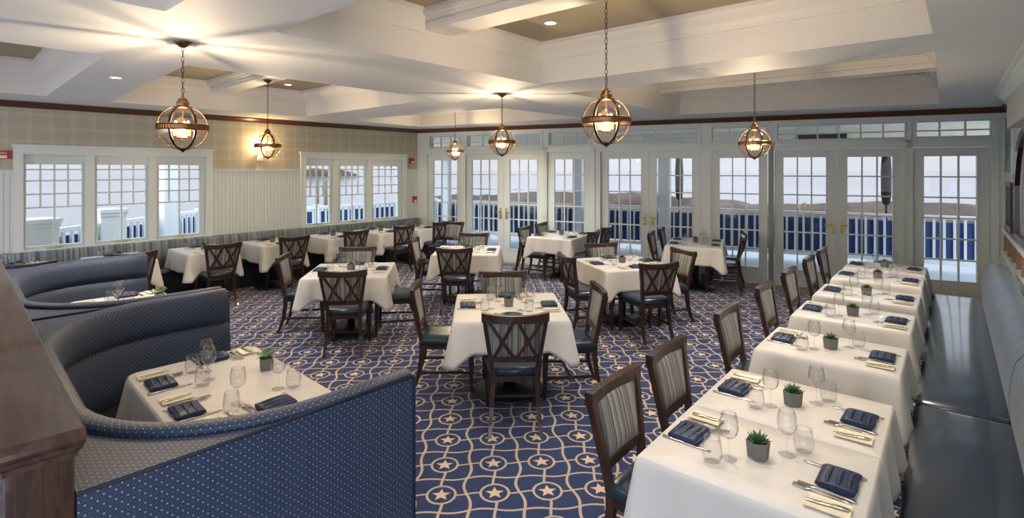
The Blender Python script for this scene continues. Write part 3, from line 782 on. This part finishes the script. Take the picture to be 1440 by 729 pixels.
def make_knife(L=.225, nm='table_knife'):
    m_ = MB(); secs = []
    for t, w, h in ((0, .004, .003), (.02, .008, .005), (.25, .0085, .006), (.42, .006, .0045), (.46, .008, .003), (.75, .0095, .002), (.95, .006, .0018), (1, .001, .0015)):
        x = -L/2+L*t; secs.append([Vector((x, -w, .001)), Vector((x, w, .001)), Vector((x, w*.8, h+.001)), Vector((x, -w*.8, h+.001))])
    m_.sweep(secs, close=True); return tag(m_.build(nm, 'steel'), 'x', 'knife')
def make_fork(L=.20):
    m_ = MB(); secs = []
    for t, w, z in ((0, .006, .002), (.03, .009, .002), (.2, .008, .003), (.5, .0035, .007), (.66, .004, .006), (.72, .011, .003), (.78, .0125, .002)):
        x = -L/2+L*t; secs.append([Vector((x, -w, z)), Vector((x, w, z)), Vector((x, w*.9, z+.003)), Vector((x, -w*.9, z+.003))])
    m_.sweep(secs, close=True)
    for k in range(4): y = -.0105+k*.007; m_.box(L*.27, L*.5, y-.0017, y+.0017, .0025, .005)
    return tag(m_.build('fork', 'steel'), 'x', 'fork')
def shell(pr, th=.0012): return pr + [(max(r-th, .0005), z+(th if i == 0 else 0)) for i, (r, z) in list(enumerate(pr))[::-1]]
def make_tumbler():
    pr = [(.024, .001), (.033, .006), (.040, .028), (.041, .05), (.037, .08), (.032, .105)]
    m_ = MB(); m_.lathe(shell(pr, .0016), 28, cap=True); return tag(m_.build('stemless_glass', 'glass'), 'x', 'glass')
def make_wine():
    o = empty('wine_glass'); tag(o, 'x', 'glass')
    m_ = MB(); m_.lathe(shell([(.006, .088), (.022, .093), (.035, .11), (.040, .135), (.037, .165), (.030, .195)]), 28); m_.build('bowl', 'glass', o)
    m_ = MB(); m_.lathe([(.0045, .006), (.0035, .02), (.0035, .075), (.006, .088)], 12); m_.build('stem', 'glass', o)
    m_ = MB(); m_.lathe([(.034, 0), (.034, .0015), (.012, .004), (.0045, .008)], 28); m_.build('foot', 'glass', o)
    return o
def make_plant(kind):
    o = empty('potted_succulent' if kind < 2 else 'potted_herb'); tag(o, 'x', 'plant')
    seg = 6 if kind == 0 else 4; r0, r1 = (.043, .050) if kind == 0 else (.048, .052)
    m_ = MB(); m_.lathe([(r0, 0), (r1, .072), (r1-.005, .072), (r1-.007, .058)], seg, smooth=False); p = m_.build('pot', 'pot', o)
    m_ = MB(); m_.lathe([(r1-.007, .05), (r1-.006, .061), (.01, .064)], seg); m_.build('soil', 'soil', o)
    m_ = MB(); rnd = random.Random(kind+3)
    if kind < 2:
        for ring, (n, L, el) in enumerate(((11, .056, .3), (9, .048, .7), (7, .038, 1.05), (4, .028, 1.35))):
            for k in range(n):
                a = 2*PI*k/n+ring*.4; L_ = L*rnd.uniform(.85, 1.15); d = Vector((math.cos(a)*math.cos(el), math.sin(a)*math.cos(el), math.sin(el))); side_ = Vector((-math.sin(a), math.cos(a), 0)); c = Vector((0, 0, .062))
                ups = side_.cross(d)*-1; secs = []
                for t, w in ((0, .004), (.35, .008), (.7, .0055), (1, .0006)):
                    p_ = c+d*L_*t+Vector((0, 0, .008*t*t)); secs.append([p_+side_*w, p_+ups*w*.5, p_-side_*w, p_-ups*w*.4])
                m_.sweep(secs, close=True)
        m_.build('leaf_rosette', 'leaf', o)
    else:
        for k in range(70):
            a = rnd.uniform(0, 2*PI); rr = rnd.uniform(0, .05); hh = .075+rnd.uniform(0, .055)*(1-rr*9); c = Vector((rr*math.cos(a), rr*math.sin(a), hh)); 
            d = Vector((math.cos(a+rnd.uniform(-.8, .8)), math.sin(a+rnd.uniform(-.8, .8)), rnd.uniform(-.1, .7))).normalized(); sd = d.cross(Vector((0, 0, 1))).normalized()
            L_ = rnd.uniform(.014, .024); secs = []
            for t, w in ((0, .001), (.4, .0075), (.75, .006), (1, .0006)):
                p_ = c+d*L_*t; secs.append([p_+sd*w, p_+Vector((0, 0, .0008)), p_-sd*w, p_-Vector((0, 0, .0008))])
            m_.sweep(secs, close=True)
        for k in range(12):
            a = k*.55; m_.tube([(0, 0, .06), (.012*math.cos(a), .012*math.sin(a), .08), (.03*math.cos(a), .03*math.sin(a), .105)], .0012, 5)
        m_.build('foliage', 'herb', o)
    return o
napkin, plate, knife, bknife, fork, tumbler, wine = make_napkin(), make_plate(), make_knife(), make_knife(.15, 'butter_knife'), make_fork(), make_tumbler(), make_wine()
plants = [make_plant(0), make_plant(1), make_plant(2)]
ZS = .7605
def setting(T, x, y, ang, where, near=True, glass=1):
    """x,y: point on the table edge in table coordinates; ang: direction the guest faces"""
    P = T @ frame(x, y, ang)
    j = lambda s=.006: random.uniform(-s, s)
    def put(pr, dx, dy, da, what, grp, dz=0):
        place(pr, P @ frame(dx+j(), dy+j(), da+j(.05), ZS+dz), what+' '+where, grp)
    put(napkin, .105, 0, PI/2+.0, 'folded navy napkin', 'folded navy napkins')
    put(plate, .11, .20, 0, 'ivory rectangular bread plate', 'ivory bread plates')
    put(bknife, .115, .205, .1, 'butter knife on bread plate', 'butter knives', .0085)
    put(knife, .13, -.095, 0, 'steel table knife', 'steel table knives')
    put(fork, .13, .095, 0, 'steel fork beside napkin', 'steel forks')
    if near: put(fork, .15, .125, 0, 'outer steel fork', 'steel forks')
    put(tumbler, .265, -.165, 0, 'stemless glass', 'stemless glasses')
    put(wine, .315, -.095, 0, 'stemmed wine glass', 'wine glasses')
def sit(T, x, y, ang, d, label):
    """chair pushed up to table edge point (x,y); d = back-top distance from the edge"""
    pass
def chair_at(x, y, ang, label, group='dining chairs'):
    """x,y: world point below the middle of the chair's top rail; ang: facing direction (0 = +X)"""
    c, s = math.cos(ang), math.sin(ang); ox, oy = x+c*.325, y+s*.325
    place(chair, frame(ox, oy, ang-PI/2), label, group)
protos = {}
def table(x, y, rot, w, l, drop, tl, cl, seed, round_=0, pk=0, plab='', pxy=(0, 0)):
    T = frame(x, y, rot); key = (w, l)
    if key not in protos: protos[key] = make_table(w, l)
    place(protos[key], T, tl, 'dining tables')
    ck = (w, l, drop, seed % 3, round_)
    if ck not in protos: protos[ck] = tag(make_cloth(w, l, drop, seed % 3, round_), 'x', 'tablecloth')
    place(protos[ck], T, cl, 'white tablecloths')
    if plab: place(plants[pk], T @ frame(pxy[0], pxy[1], .5, ZS), plab, 'table plants')
    return T
dg = math.radians
# four-seat tables on the carpet; (name, x, y, rot, [chairs: x, y, facing, label])
def four(x, y, rot, nm, seed, pk, near):
    T = table(x, y, rot, .955, .955, .255, 'pedestal table beneath the white cloth of '+nm, 'white cloth draped over '+nm, seed, 0, pk, 'small plant in a grey pot on '+nm)
    for ang, ex, ey, sd in ((PI/2, 0, -.478, 'camera-side'), (-PI/2, 0, .478, 'window-side'), (0, -.478, 0, 'left-hand'), (PI, .478, 0, 'right-hand')):
        setting(T, ex, ey, ang, 'at the %s place of %s' % (sd, nm), near)
T1 = four(-.03, 4.774, dg(3.6), 'the middle foreground table', 1, 0, True)
four(-1.98, 6.48, dg(7), 'the table left of centre', 2, 2, False)
four(-.68, 8.05, dg(-1), 'the left french doors table', 3, 0, False)
four(1.462, 6.984, dg(17), 'the table right of centre', 4, 0, False)
CH = [(.027, 3.95, 93, 'dark X-back chair facing away, nearest the camera at the middle foreground table'),
 (-.92, 4.93, 3, 'striped-back chair on the left side of the middle foreground table'),
 (.817, 4.857, 184, 'striped-back chair on the right side of the middle foreground table'),
 (-.098, 5.62, -86, 'striped-back chair facing the camera behind the middle foreground table'),
 (-1.80, 5.62, 97, 'dark X-back chair facing away at the table left of centre'),
 (-2.89, 6.62, 8, 'striped-back chair on the left side of the table left of centre'),
 (-1.10, 6.58, 188, 'chair on the right side of the table left of centre'),
 (-2.14, 7.37, -83, 'tan striped-back chair behind the table left of centre'),
 (-.79, 7.23, 90, 'dark X-back chair facing away at the table in front of the left doors'),
 (-1.537, 8.2, -3, 'striped-back chair on the left of the table by the left doors'),
 (.16, 8.08, 178, 'chair on the right of the table by the left doors'),
 (-.64, 8.95, -91, 'striped-back chair behind the table in front of the left doors'),
 (1.70, 6.07, 107, 'dark X-back chair facing away at the table right of centre'),
 (.656, 6.62, 17, 'X-back chair on the left side of the table right of centre'),
 (2.32, 7.1, 200, 'striped-back chair on the right side of the table right of centre'),
 (1.30, 7.75, -74, 'striped-back chair behind the table right of centre'),
 (2.36, 9.05, -24, 'nearer left chair of the table by the middle doors'), (2.72, 9.7, -24, 'farther left chair of the table by the middle doors'),
 (3.72, 8.50, 156, 'nearer right chair of the table by the middle doors'), (4.0, 9.05, 156, 'farther right chair of the table by the middle doors'),
 (.20, 9.9, -28, 'nearer left chair of the farthest table by the sidelight'), (.56, 10.62, -28, 'farther left chair of the farthest table by the sidelight'),
 (1.45, 9.22, 150, 'nearer right chair of the farthest table by the sidelight'), (1.80, 9.9, 150, 'farther right chair of the farthest table by the sidelight')]
for x, y, a, lab in CH: chair_at(x, y-.04, dg(a), lab)
def sixside(x, y, rot, l, nm, seed):
    T = table(x, y, rot, .86, l, .27, 'pedestal table beneath the white cloth of '+nm, 'white cloth draped over '+nm, seed, 0, 0, 'grey pot of succulents on '+nm)
    for ex, ang, sd in ((-.43, 0, 'left'), (.43, PI, 'right')):
        for ey, nf in ((-.29, 'nearer'), (.29, 'farther')): setting(T, ex, ey, ang, 'at the %s %s place of %s' % (nf, sd, nm), False)
sixside(3.107, 8.90, dg(-23), 1.22, 'the middle french doors table', 5)
sixside(.93, 9.93, dg(-28), 1.15, 'the farthest sidelight table', 6)

# right-hand row along the bench
RC = [(1.055, 2.27), (1.475, 2.775), (2.205, 3.64), (2.879, 4.475), (3.50, 5.20), (4.14, 6.02), (4.68, 6.68)]
ordn = ['nearest', 'second', 'third', 'fourth', 'fifth', 'sixth', 'farthest']
rot = math.atan2(-rd.x, rd.y)                      # local x = across towards the bench
for i, (x, y) in enumerate(RC):
    a = -.637; t = x*rd.x+y*rd.y; p = ra*a+rd*t; nm = 'the %s bench-row table' % ordn[i]
    T = table(p.x, p.y, rot, .81, .645, .27, 'pedestal table beneath the white cloth of '+nm, 'white cloth draped over '+nm, i, 0, 1 if i == 6 else 0, 'succulent in a grey pot on '+nm)
    setting(T, -.405, 0, 0, 'at the chair side of '+nm, i < 5); setting(T, .405, 0, PI, 'at the bench side of '+nm, i < 5)
    c = p-ra*.72
    chair_at(c.x, c.y, rot, 'striped-back chair at %s' % nm, 'chairs of the right-hand row')
# left-hand row along the wall banquette
ln = Vector((ld.y, -ld.x)); wrot = math.atan2(ld.y, ld.x)
for i, s in enumerate((-2.1, -1.08, 0, 1.07, 2.2, 3.25, 4.2)):
    p = Vector((-4.80, 8.17))+ld*s; dist = (p-A).dot(ln); p += ln*(.30+.45-dist)
    nm = 'the %s left-wall table' % ordn[i]
    T = table(p.x, p.y, wrot, .68, .90, .28, 'pedestal table beneath the white cloth of '+nm, 'white cloth draped over '+nm, i, 0, 1, 'grey pot on '+nm)
    setting(T, 0, -.45, PI/2, 'at the chair side of '+nm, False); setting(T, 0, .45, -PI/2, 'at the wall side of '+nm, False)
    c = p+ln*.80; chair_at(c.x, c.y, wrot+PI/2+dg(-4+i*1.5), 'X-back chair at %s' % nm, 'chairs of the left wall row')
chair_at(-1.2, 10.85, dg(-115), 'grey striped-back chair behind the last X-back chair near the room corner')

# ------------------------------------------------------------------ banquettes
def sweepx(prof, x0, x1, n=2, smooth=True):
    m_ = MB(); m_.sweep([[Vector((x0+(x1-x0)*i/n, y, z)) for y, z in prof] for i in range(n+1)], close=True, smooth=smooth); return m_
o = empty('window_banquette', LW); x0, x1 = 2.0, LL-.05
sweepx([(-.03, .45), (-.15, .45), (-.14, .75), (-.125, .85), (-.10, .875), (-.05, .878), (-.03, .86)], x0, x1).build('backrest', 'wallstripe', o)
sweepx([(-.03, .40), (-.52, .40), (-.54, .42), (-.54, .45), (-.50, .475), (-.15, .475), (-.03, .47)], x0, x1).build('seat', 'leather', o)
mb = MB(); mb.box(x0, x1, -.48, -.03, 0, .40); mb.build('base', 'black', o)
tag(o, 'long grey striped banquette running along the left wall under the windows', 'banquette')
BR = Matrix(((rd.x, -ra.x, 0, 0), (rd.y, -ra.y, 0, 0), (0, 0, 1, 0), (0, 0, 0, 1)))   # x along row, y = -across
for nm, t0, t1, lab in (('bench_seat_unit', 4.36, 8.28, 'farther blue vinyl bench section reaching toward the french doors'), ('bench_seat_unit', .2, 4.34, 'nearer blue vinyl bench section in the right foreground')):
    o = empty('upholstered_bench', BR @ Matrix.Translation((t0, 0, 0))); L = t1-t0
    e = lambda x: .5*(1-abs(2*x/L-1)**30)
    prof = [(-.30, .40), (.13, .40), (.165, .41), (.18, .435), (.175, .465), (.14, .48), (-.29, .482), (-.32, .47)]
    secs = []
    for x in (0, .012, .035, .08, L*.25, L/2, L*.75, L-.08, L-.035, L-.012, L):
        k = min(x, L-x); s_ = 0 if k > .06 else (1-(k/.06))**2*.02
        secs.append([Vector((x, y*(1-s_), z-(s_ if z > .45 else 0))) for y, z in prof])
    m_ = MB(); m_.sweep(secs, close=True); m_.build('seat_cushion', 'bench', o)['label'] = 'glossy dark blue seat cushion'
    m_ = MB(); m_.box(.01, L-.01, -.56, .12, 0, .40); m_.build('base', 'black', o)
    prof = [(-.30, .40), (-.275, .50), (-.27, .62), (-.28, .74), (-.30, .84), (-.34, .90), (-.40, .925), (-.46, .91), (-.50, .86), (-.51, .78), (-.51, .40)]
    secs = []
    for x in (0, .015, .05, .12, L*.3, L*.6, L-.12, L-.05, L-.015, L):
        k = min(x, L-x) if t1 > 8 and x > L/2 else 1; s_ = 0 if k > .11 else (1-(k/.12))**2*.10
        secs.append([Vector((x, y+(-.40-y)*s_*1.8, z-(z-.4)*s_)) for y, z in prof])
    m_ = MB(); m_.sweep(secs, close=True); m_.build('backrest', 'rollstripe', o)['label'] = 'blue grey striped bolster back'
    tag(o, lab, 'bench', 'right-hand bench sections')

# ------------------------------------------------------------------ curved booths
E0 = Vector((-.45, 2.40)); su = Vector((-.727, .687)).normalized(); sw = Vector((-su.y, su.x))
BT = Matrix(((su.x, sw.x, 0, E0.x), (su.y, sw.y, 0, E0.y), (0, 0, 1, 0), (0, 0, 0, 1)))
def ucurve(s0, s1, w1, R, n=12):
    pts = [(s0, 0), (s0, (w1-R)*.5)]
    pts += [(s0+R-R*math.cos(PI/2*i/n), w1-R+R*math.sin(PI/2*i/n)) for i in range(n+1)]
    pts += [(s1-R+R*math.sin(PI/2*i/n), w1-R+R*math.cos(PI/2*i/n)) for i in range(n+1)]
    return pts + [(s1, (w1-R)*.5), (s1, 0)]
def make_booth(notch):
    o = empty('curved_booth'); L = 2.485; Rr = .72
    cur = ucurve(.05, L-.05, 1.14, Rr)
    m_ = MB(); m_.prism([(0, 0), (0, 1.19), (L, 1.19), (L, 0)] + cur[::-1], 0.0, 1.045); m_.boxuv(); m_.build('outer_shell', 'booth', o)
    def off(pts, d):
        out = []
        for i, p in enumerate(pts):
            a, b = Vector(pts[max(i-1, 0)]), Vector(pts[min(i+1, len(pts)-1)]); t = (b-a).normalized(); out.append(Vector(p)+Vector((t.y, -t.x))*d)
        return out
    def swp(prof):
        rows = [off(cur, d) for d, z in prof]; secs = [[Vector((*rows[j][i], prof[j][1])) for j in range(len(prof))] for i in range(len(cur))]
        m = MB(); m.sweep(secs, close=True); return m
    swp([(.0, .44), (.13, .44), (.125, .60), (.105, .76), (.085, .815), (.062, .83), (.060, .835)
         , (.0, .835)]).build('lower_back_cushion', 'booth', o)
    swp([(.0, .835), (.060, .835), (.084, .85), (.092, .90), (.080, 1.0), (.055, 1.055), (.02, 1.075), (-.02, 1.075), (-.042, 1.062), (-.042, 1.046), (0, 1.046)]).build('upper_back_roll', 'booth', o)
    swp([(.12, .0), (.50, .0), (.50, .40), (.52, .42), (.52, .45), (.49, .47), (.12, .47)]).build('seat', 'seatnavy', o)['label'] = 'dark navy seat'
    m_ = MB()
    for s0 in (0, L-.10):
        m_.box(s0+.006, s0+.10-.006, -.018, .0, .0, 1.055)
    m_.bevel(.008, 2); m_.boxuv(); m_.build('end_panel', 'booth', o)
    for s0 in (.0, L):
        m_ = MB(); m_.tube([(s0, -.004, 0), (s0, -.004, 1.05), (s0, .02, 1.066), (s0, .7, 1.05), (s0, 1.19, 1.05)], .007, 6); m_.build('piping', 'seatnavy', o)
    return tag(o, 'x', 'booth', 'curved booths')
place(make_booth(True), BT, 'nearest curved navy dotted booth, wrapped around the table in the left foreground')
place(make_booth(False), BT @ Matrix.Translation((2.49, 0, 0)), 'second curved navy dotted booth, behind the nearest one')
for k, nm in ((0, 'the nearest booth table'), (1, 'the second booth table')):
    s0 = 2.49*k; q_ = BT @ Matrix.Translation((s0+1.25, .36, 0)); 
    ang = math.atan2(su.y, su.x); T = frame(q_.translation.x, q_.translation.y, ang)
    table(T.translation.x, T.translation.y, ang, 1.30, .74, .27, 'pedestal table beneath the white cloth of '+nm, 'white cloth draped over '+nm, k, .07, 2, 'leafy green herb in a grey pot on '+nm, (.12, -.25))
    for ex, ey, an, sd in ((.30, .37, -PI/2, 'inner far'), (-.18, .37, -PI/2, 'inner near'), (-.54, -.08, 0, 'camera-side end'), (.65, -.08, PI, 'window-side end')):
        setting(T, ex, ey, an, 'at the %s place of %s' % (sd, nm), k == 0)
# oak capped half wall behind the booths
o = empty('oak_partition', BT @ Matrix.Translation((0, 1.197, 0)))
mb = MB(); mb.box(.10, 5.0, .01, .135, 0, 1.19); mb.build('paneling', 'oak', o)
mb = MB(); mb.box(.0, .10, .0, .145, 0, 1.19); mb.bevel(.004); mb.build('end_post', 'oak', o)
mb = MB(); secs = []
for e, z in ((.0, 1.165), (.006, 1.165), (.008, 1.18), (.018, 1.19), (.021, 1.203), (.034, 1.212), (.040, 1.222), (.040, 1.236), (.030, 1.246), (0.018, 1.25)):
    y0 = -min(e, .022); secs.append([Vector((-e, y0, z)), Vector((5.0, y0, z)), Vector((5.0, .145+e, z)), Vector((-e, .145+e, z))])
mb.sweep(secs, close=True, smooth=False); mb.build('cap_rail', 'oakcap', o)['label'] = 'polished oak cap rail with moulded edge'
tag(o, 'oak half wall with moulded cap rail in the left foreground behind the booths', 'partition')

# ------------------------------------------------------------------ pendants
def make_globe():
    o = empty('pendant_lantern'); tag(o, 'x', 'pendant lamp', 'globe pendant lanterns'); R = .155
    m_ = MB(); n = 14; m_.lathe([(R*math.sin(PI*(.09+.86*i/n)), R*math.cos(PI*(.09+.86*i/n))) for i in range(n+1)], 32, cap=False); m_.build('glass_globe', 'globe', o)
    m_ = MB(); m_.lathe([(R+.001, -.023), (R+.010, -.023), (R+.014, -.019), (R+.008, -.013), (R+.008, .013), (R+.014, .019), (R+.010, .023), (R+.001, .023)], 40, cap=False, smooth=False)
    for k in range(48):
        a = 2*PI*k/48; c, s = math.cos(a), math.sin(a); T = Matrix.Translation((c*(R+.009), s*(R+.009), 0)) @ Matrix.Rotation(a, 4, 'Z'); m_.box(-.002, .003, -.003, .003, -.013, .013, T)
    m_.build('equator_band', 'brass', o)
    for k in range(6):
        a = 2*PI*k/6+.2; m_ = MB(); secs = []
        for i in range(17):
            t = PI*(.09+.86*i/16); rr, zz = (R+.004)*math.sin(t), (R+.004)*math.cos(t); rd_ = Vector((math.cos(a)*math.sin(t), math.sin(a)*math.sin(t), math.cos(t))); sd = Vector((-math.sin(a), math.cos(a), 0))
            c = Vector((math.cos(a)*rr, math.sin(a)*rr, zz)); secs.append([c-sd*.0075-rd_*.002, c+sd*.0075-rd_*.002, c+sd*.0075+rd_*.003, c-sd*.0075+rd_*.003])
        m_.sweep(secs, close=True); m_.build('rib', 'darkbrass', o)
    m_ = MB(); m_.lathe([(.034, R-.014), (.042, R-.008), (.040, R), (.036, R+.006), (.043, R+.012), (.040, R+.03), (.030, R+.036), (.034, R+.042), (.024, R+.056), (.010, R+.066), (.006, R+.08), (.008, R+.086), (.003, R+.092)], 24); m_.build('cap', 'brass', o)
    m_ = MB(); m_.ringtube((0, 0, R+.112), .022, .022, .0035, 20, 6); m_.build('hanging_ring', 'brass', o)
    m_ = MB(); m_.lathe([(.03, -R+.01), (.034, -R), (.025, -R-.008), (.008, -R-.016), (.003, -R-.026)], 18); m_.build('finial', 'darkbrass', o)
    m_ = MB(); m_.lathe([(.004, -.075), (.004, R)], 8); m_.lathe([(.03, -.08), (.038, -.072), (.03, -.066)], 14)
    for k in range(3):
        a = 2*PI*k/3+.5; m_.tube([(0, 0, -.07), (.03*math.cos(a), .03*math.sin(a), -.078), (.045*math.cos(a), .045*math.sin(a), -.06)], .004, 6)
    m_.build('arm_cluster', 'brass', o)
    for k in range(3):
        a = 2*PI*k/3+.5; c = (.045*math.cos(a), .045*math.sin(a), 0)
        m_ = MB(); m_.lathe([(.015, -.06), (.017, -.03), (.012, .0)], 12, c); cd = m_.build('candle_sleeve', 'candle', o)
        m_ = MB(); m_.lathe([(.007, 0), (.012, .014), (.010, .03), (.003, .048)], 10, c); m_.build('bulb', 'bulb', cd)
    return o
globe = make_globe()
def chain(o, z0, z1):
    m_ = MB(); n = max(1, int((z1-z0)/.034)); st = (z1-z0)/n
    for k in range(n):
        T = Matrix.Rotation(PI/2*(k % 2), 4, 'Z'); m_.ringtube((0, 0, z0+st*(k+.5)), .009, st*.62, .0022, 10, 4, T)
    m_.build('chain', 'darkbrass', o)
PEND = [(257, 3.80, 2.30, ZC, 'large globe lantern hanging at upper left in front of the left windows'), (376.5, 6.97, 2.31, 3.18, 'globe lantern hanging in front of the wall between the left windows'),
        (640, 10.1, 2.34, 3.18, 'smallest globe lantern hanging near the far corner'), (706, 6.42, 2.33, ZC, 'globe lantern hanging in front of the left french doors'),
        (852.5, 3.60, 2.33, ZT, 'largest globe lantern hanging in the middle from the deep coffer'), (1061, 5.70, 2.28, ZT, 'globe lantern hanging at right in front of the right french doors')]
for i, (x, Y, zc, ztop, lab) in enumerate(PEND):
    T = Matrix.Translation(((x-CX)/F*Y, Y, zc)) @ Matrix.Rotation(math.atan2(-Y, -(x-CX)/F*Y)+PI/6-.2, 4, 'Z')
    o = place(globe, T, lab)
    chain(o, .155+.13, ztop-zc-.03)
    m_ = MB(); zz = ztop-zc; m_.lathe([(.008, zz-.045), (.02, zz-.04), (.045, zz-.018), (.058, zz-.004), (.058, zz)], 24); m_.build('ceiling_canopy', 'brass', o)
    l = bpy.data.lights.new('lantern_light', 'POINT'); l.energy = 50; l.color = (1, .77, .50); l.shadow_soft_size = .022
    lo = bpy.data.objects.new('lantern_light', l); col.objects.link(lo); lo.parent = o; lo.location = (0, 0, -.02)

# ------------------------------------------------------------------ recessed downlights
DL = [(774, 32, ZT, 'round recessed downlight in the khaki coffer above the middle of the room'), (163, 109, ZC, 'round recessed downlight in the ceiling left of the large lantern'),
      (405, 119, ZT, 'round recessed downlight in the coffer above the left wall lamps'), (988, 98, ZC, 'recessed downlight on the soffit left of the right-hand lantern'),
      (565, 150, ZC, 'tiny recessed downlight near the far left corner'), (905, 167, ZC, 'tiny recessed downlight above the middle french doors'), (1290, 150, ZC, 'tiny recessed downlight above the right-hand french doors'),
      (107, 145, ZC, 'tiny recessed downlight beside the left wall crown')]
def downlight(x, y, z, lab=None, e=40, lit=True, col_=(1, .86, .66)):
    o = empty('recessed_downlight', Matrix.Translation((x, y, z)))
    m_ = MB(); m_.lathe([(.045, -.001), (.062, -.001), (.064, -.005), (.060, -.008), (.047, -.006), (.045, -.001)], 24, cap=False); m_.build('trim_ring', 'whiteplastic', o)
    m_ = MB(); m_.lathe([(.046, -.004), (.046, -.002)], 24); m_.build('lens', 'lens' if lit else 'whiteplastic', o)
    if not lit: return tag(o, lab, 'downlight', 'recessed downlights')
    l = bpy.data.lights.new('downlight', 'SPOT'); l.energy = e; l.color = col_; l.spot_size = dg(110); l.spot_blend = .7; l.shadow_soft_size = .05
    lo = bpy.data.objects.new('downlight', l); col.objects.link(lo); lo.parent = o; lo.location = (0, 0, -.02)
    tag(o, lab, 'downlight', 'recessed downlights'); return o
for k, (x, y, z, lab) in enumerate(DL): p = px(x, y, z); downlight(p.x, p.y, z, lab, lit=k < 3)
# added unseen fill downlights above the frame, warming the foreground tables
for x, y, lab in ((1.3, 2.2, 'added unseen fill downlight above the nearest bench table'), (2.0, 2.7, 'added unseen fill downlight above the third bench table'), (-1.4, 2.7, 'added unseen fill downlight above the nearest booth table'), (-2.7, 2.6, 'added unseen fill downlight above the second booth')):
    downlight(x, y, ZC, lab, 16, col_=(1, .74, .46))

# added fill downlights, hidden behind the near coffer lips to brighten the room
def fill_downlight(z, x, y, lab): downlight(x, y, z, lab, 60 if 'deep' in lab else 130, col_=(1, .95, .9))
c4 = CF['c4']; c3 = CF['c3']; c2 = CF['c2']; bg_ = CF['big']
def inq(c, u, v): return (c[0]*(1-u)+c[1]*u)*(1-v) + (c[3]*(1-u)+c[2]*u)*v
for c, u, v, nm_ in ((c4, .22, .74, 'left part of the right-hand coffer'), (c4, .75, .72, 'right part of the right-hand coffer'), (c3, .3, .70, 'left part of the far corner coffer'), (c3, .72, .70, 'right part of the far corner coffer'),
                     (c2, .25, .78, 'left part of the coffer by the left wall'), (bg_, .25, .62, 'near part of the deep middle coffer'), (bg_, .78, .66, 'right part of the deep middle coffer'), (CF['c1'], .5, .6, 'coffer at the left edge')):
    p = inq(c, u, v); fill_downlight(ZT, p.x, p.y, 'added unseen fill downlight in the ' + nm_)

# ------------------------------------------------------------------ wall devices
s = along(LW, 365); o = empty('wall_sconce', LW @ Matrix.Translation((s, -.0, 2.2)))
m_ = MB(); m_.box(-.05, .05, -.02, 0, -.05, .06); m_.bevel(.006); m_.tube([(0, -.02, 0), (0, -.08, -.01), (0, -.09, .03)], .008, 8); m_.build('backplate', 'whiteplastic', o)
m_ = MB(); m_.lathe([(.035, .03), (.055, .05), (.05, .16)], 16, (0, -.09, 0), cap=False); m_.build('lamp_shade', 'sconce', o)
l = bpy.data.lights.new('sconce_light', 'POINT'); l.energy = 9; l.color = (1, .66, .32); l.shadow_soft_size = .03
lo = bpy.data.objects.new('sconce_light', l); col.objects.link(lo); lo.parent = o; lo.location = (0, -.12, .24)
tag(o, 'small glowing sconce on the left wall behind the second lantern', 'sconce')
def device(T, x, z, w, h, lab, nm, cat, text=None):
    o = empty(nm, T @ Matrix.Translation((x, 0, z))); m_ = MB(); m_.box(-w/2, w/2, -.045, -.002, -h/2, h/2); m_.bevel(.006); m_.build('housing', 'red', o)
    m_ = MB(); m_.box(-w*.25, w*.25, -.062, -.044, -h*.42, -h*.08); m_.bevel(.005); m_.build('lens_cover', 'whiteplastic', o)
    if text:
        cu = bpy.data.curves.new('lettering', 'FONT'); cu.body = text; cu.size = h*.32; cu.align_x = 'CENTER'; cu.extrude = .001; cu.materials.append(M['whiteplastic'])
        t0_ = bpy.data.objects.new('t', cu); col.objects.link(t0_); me_ = bpy.data.meshes.new_from_object(t0_); bpy.data.objects.remove(t0_); t_ = bpy.data.objects.new('lettering', me_); col.objects.link(t_); t_.parent = o; t_.location = (0, -.047, h*.08); t_.rotation_euler = (PI/2, 0, 0)
    tag(o, lab, cat)
device(LW, along(LW, 4), 2.19, .14, .11, 'red fire alarm strobe on the wallpaper at the left edge', 'fire_alarm', 'alarm', 'FIRE')
device(LW, along(LW, 578), 2.19, .12, .12, 'red and white fire strobe on the wallpaper by the far corner', 'fire_alarm', 'alarm')
device(LW, along(LW, 582), 1.30, .11, .15, 'red pull station on the beadboard by the far corner', 'pull_station', 'alarm')
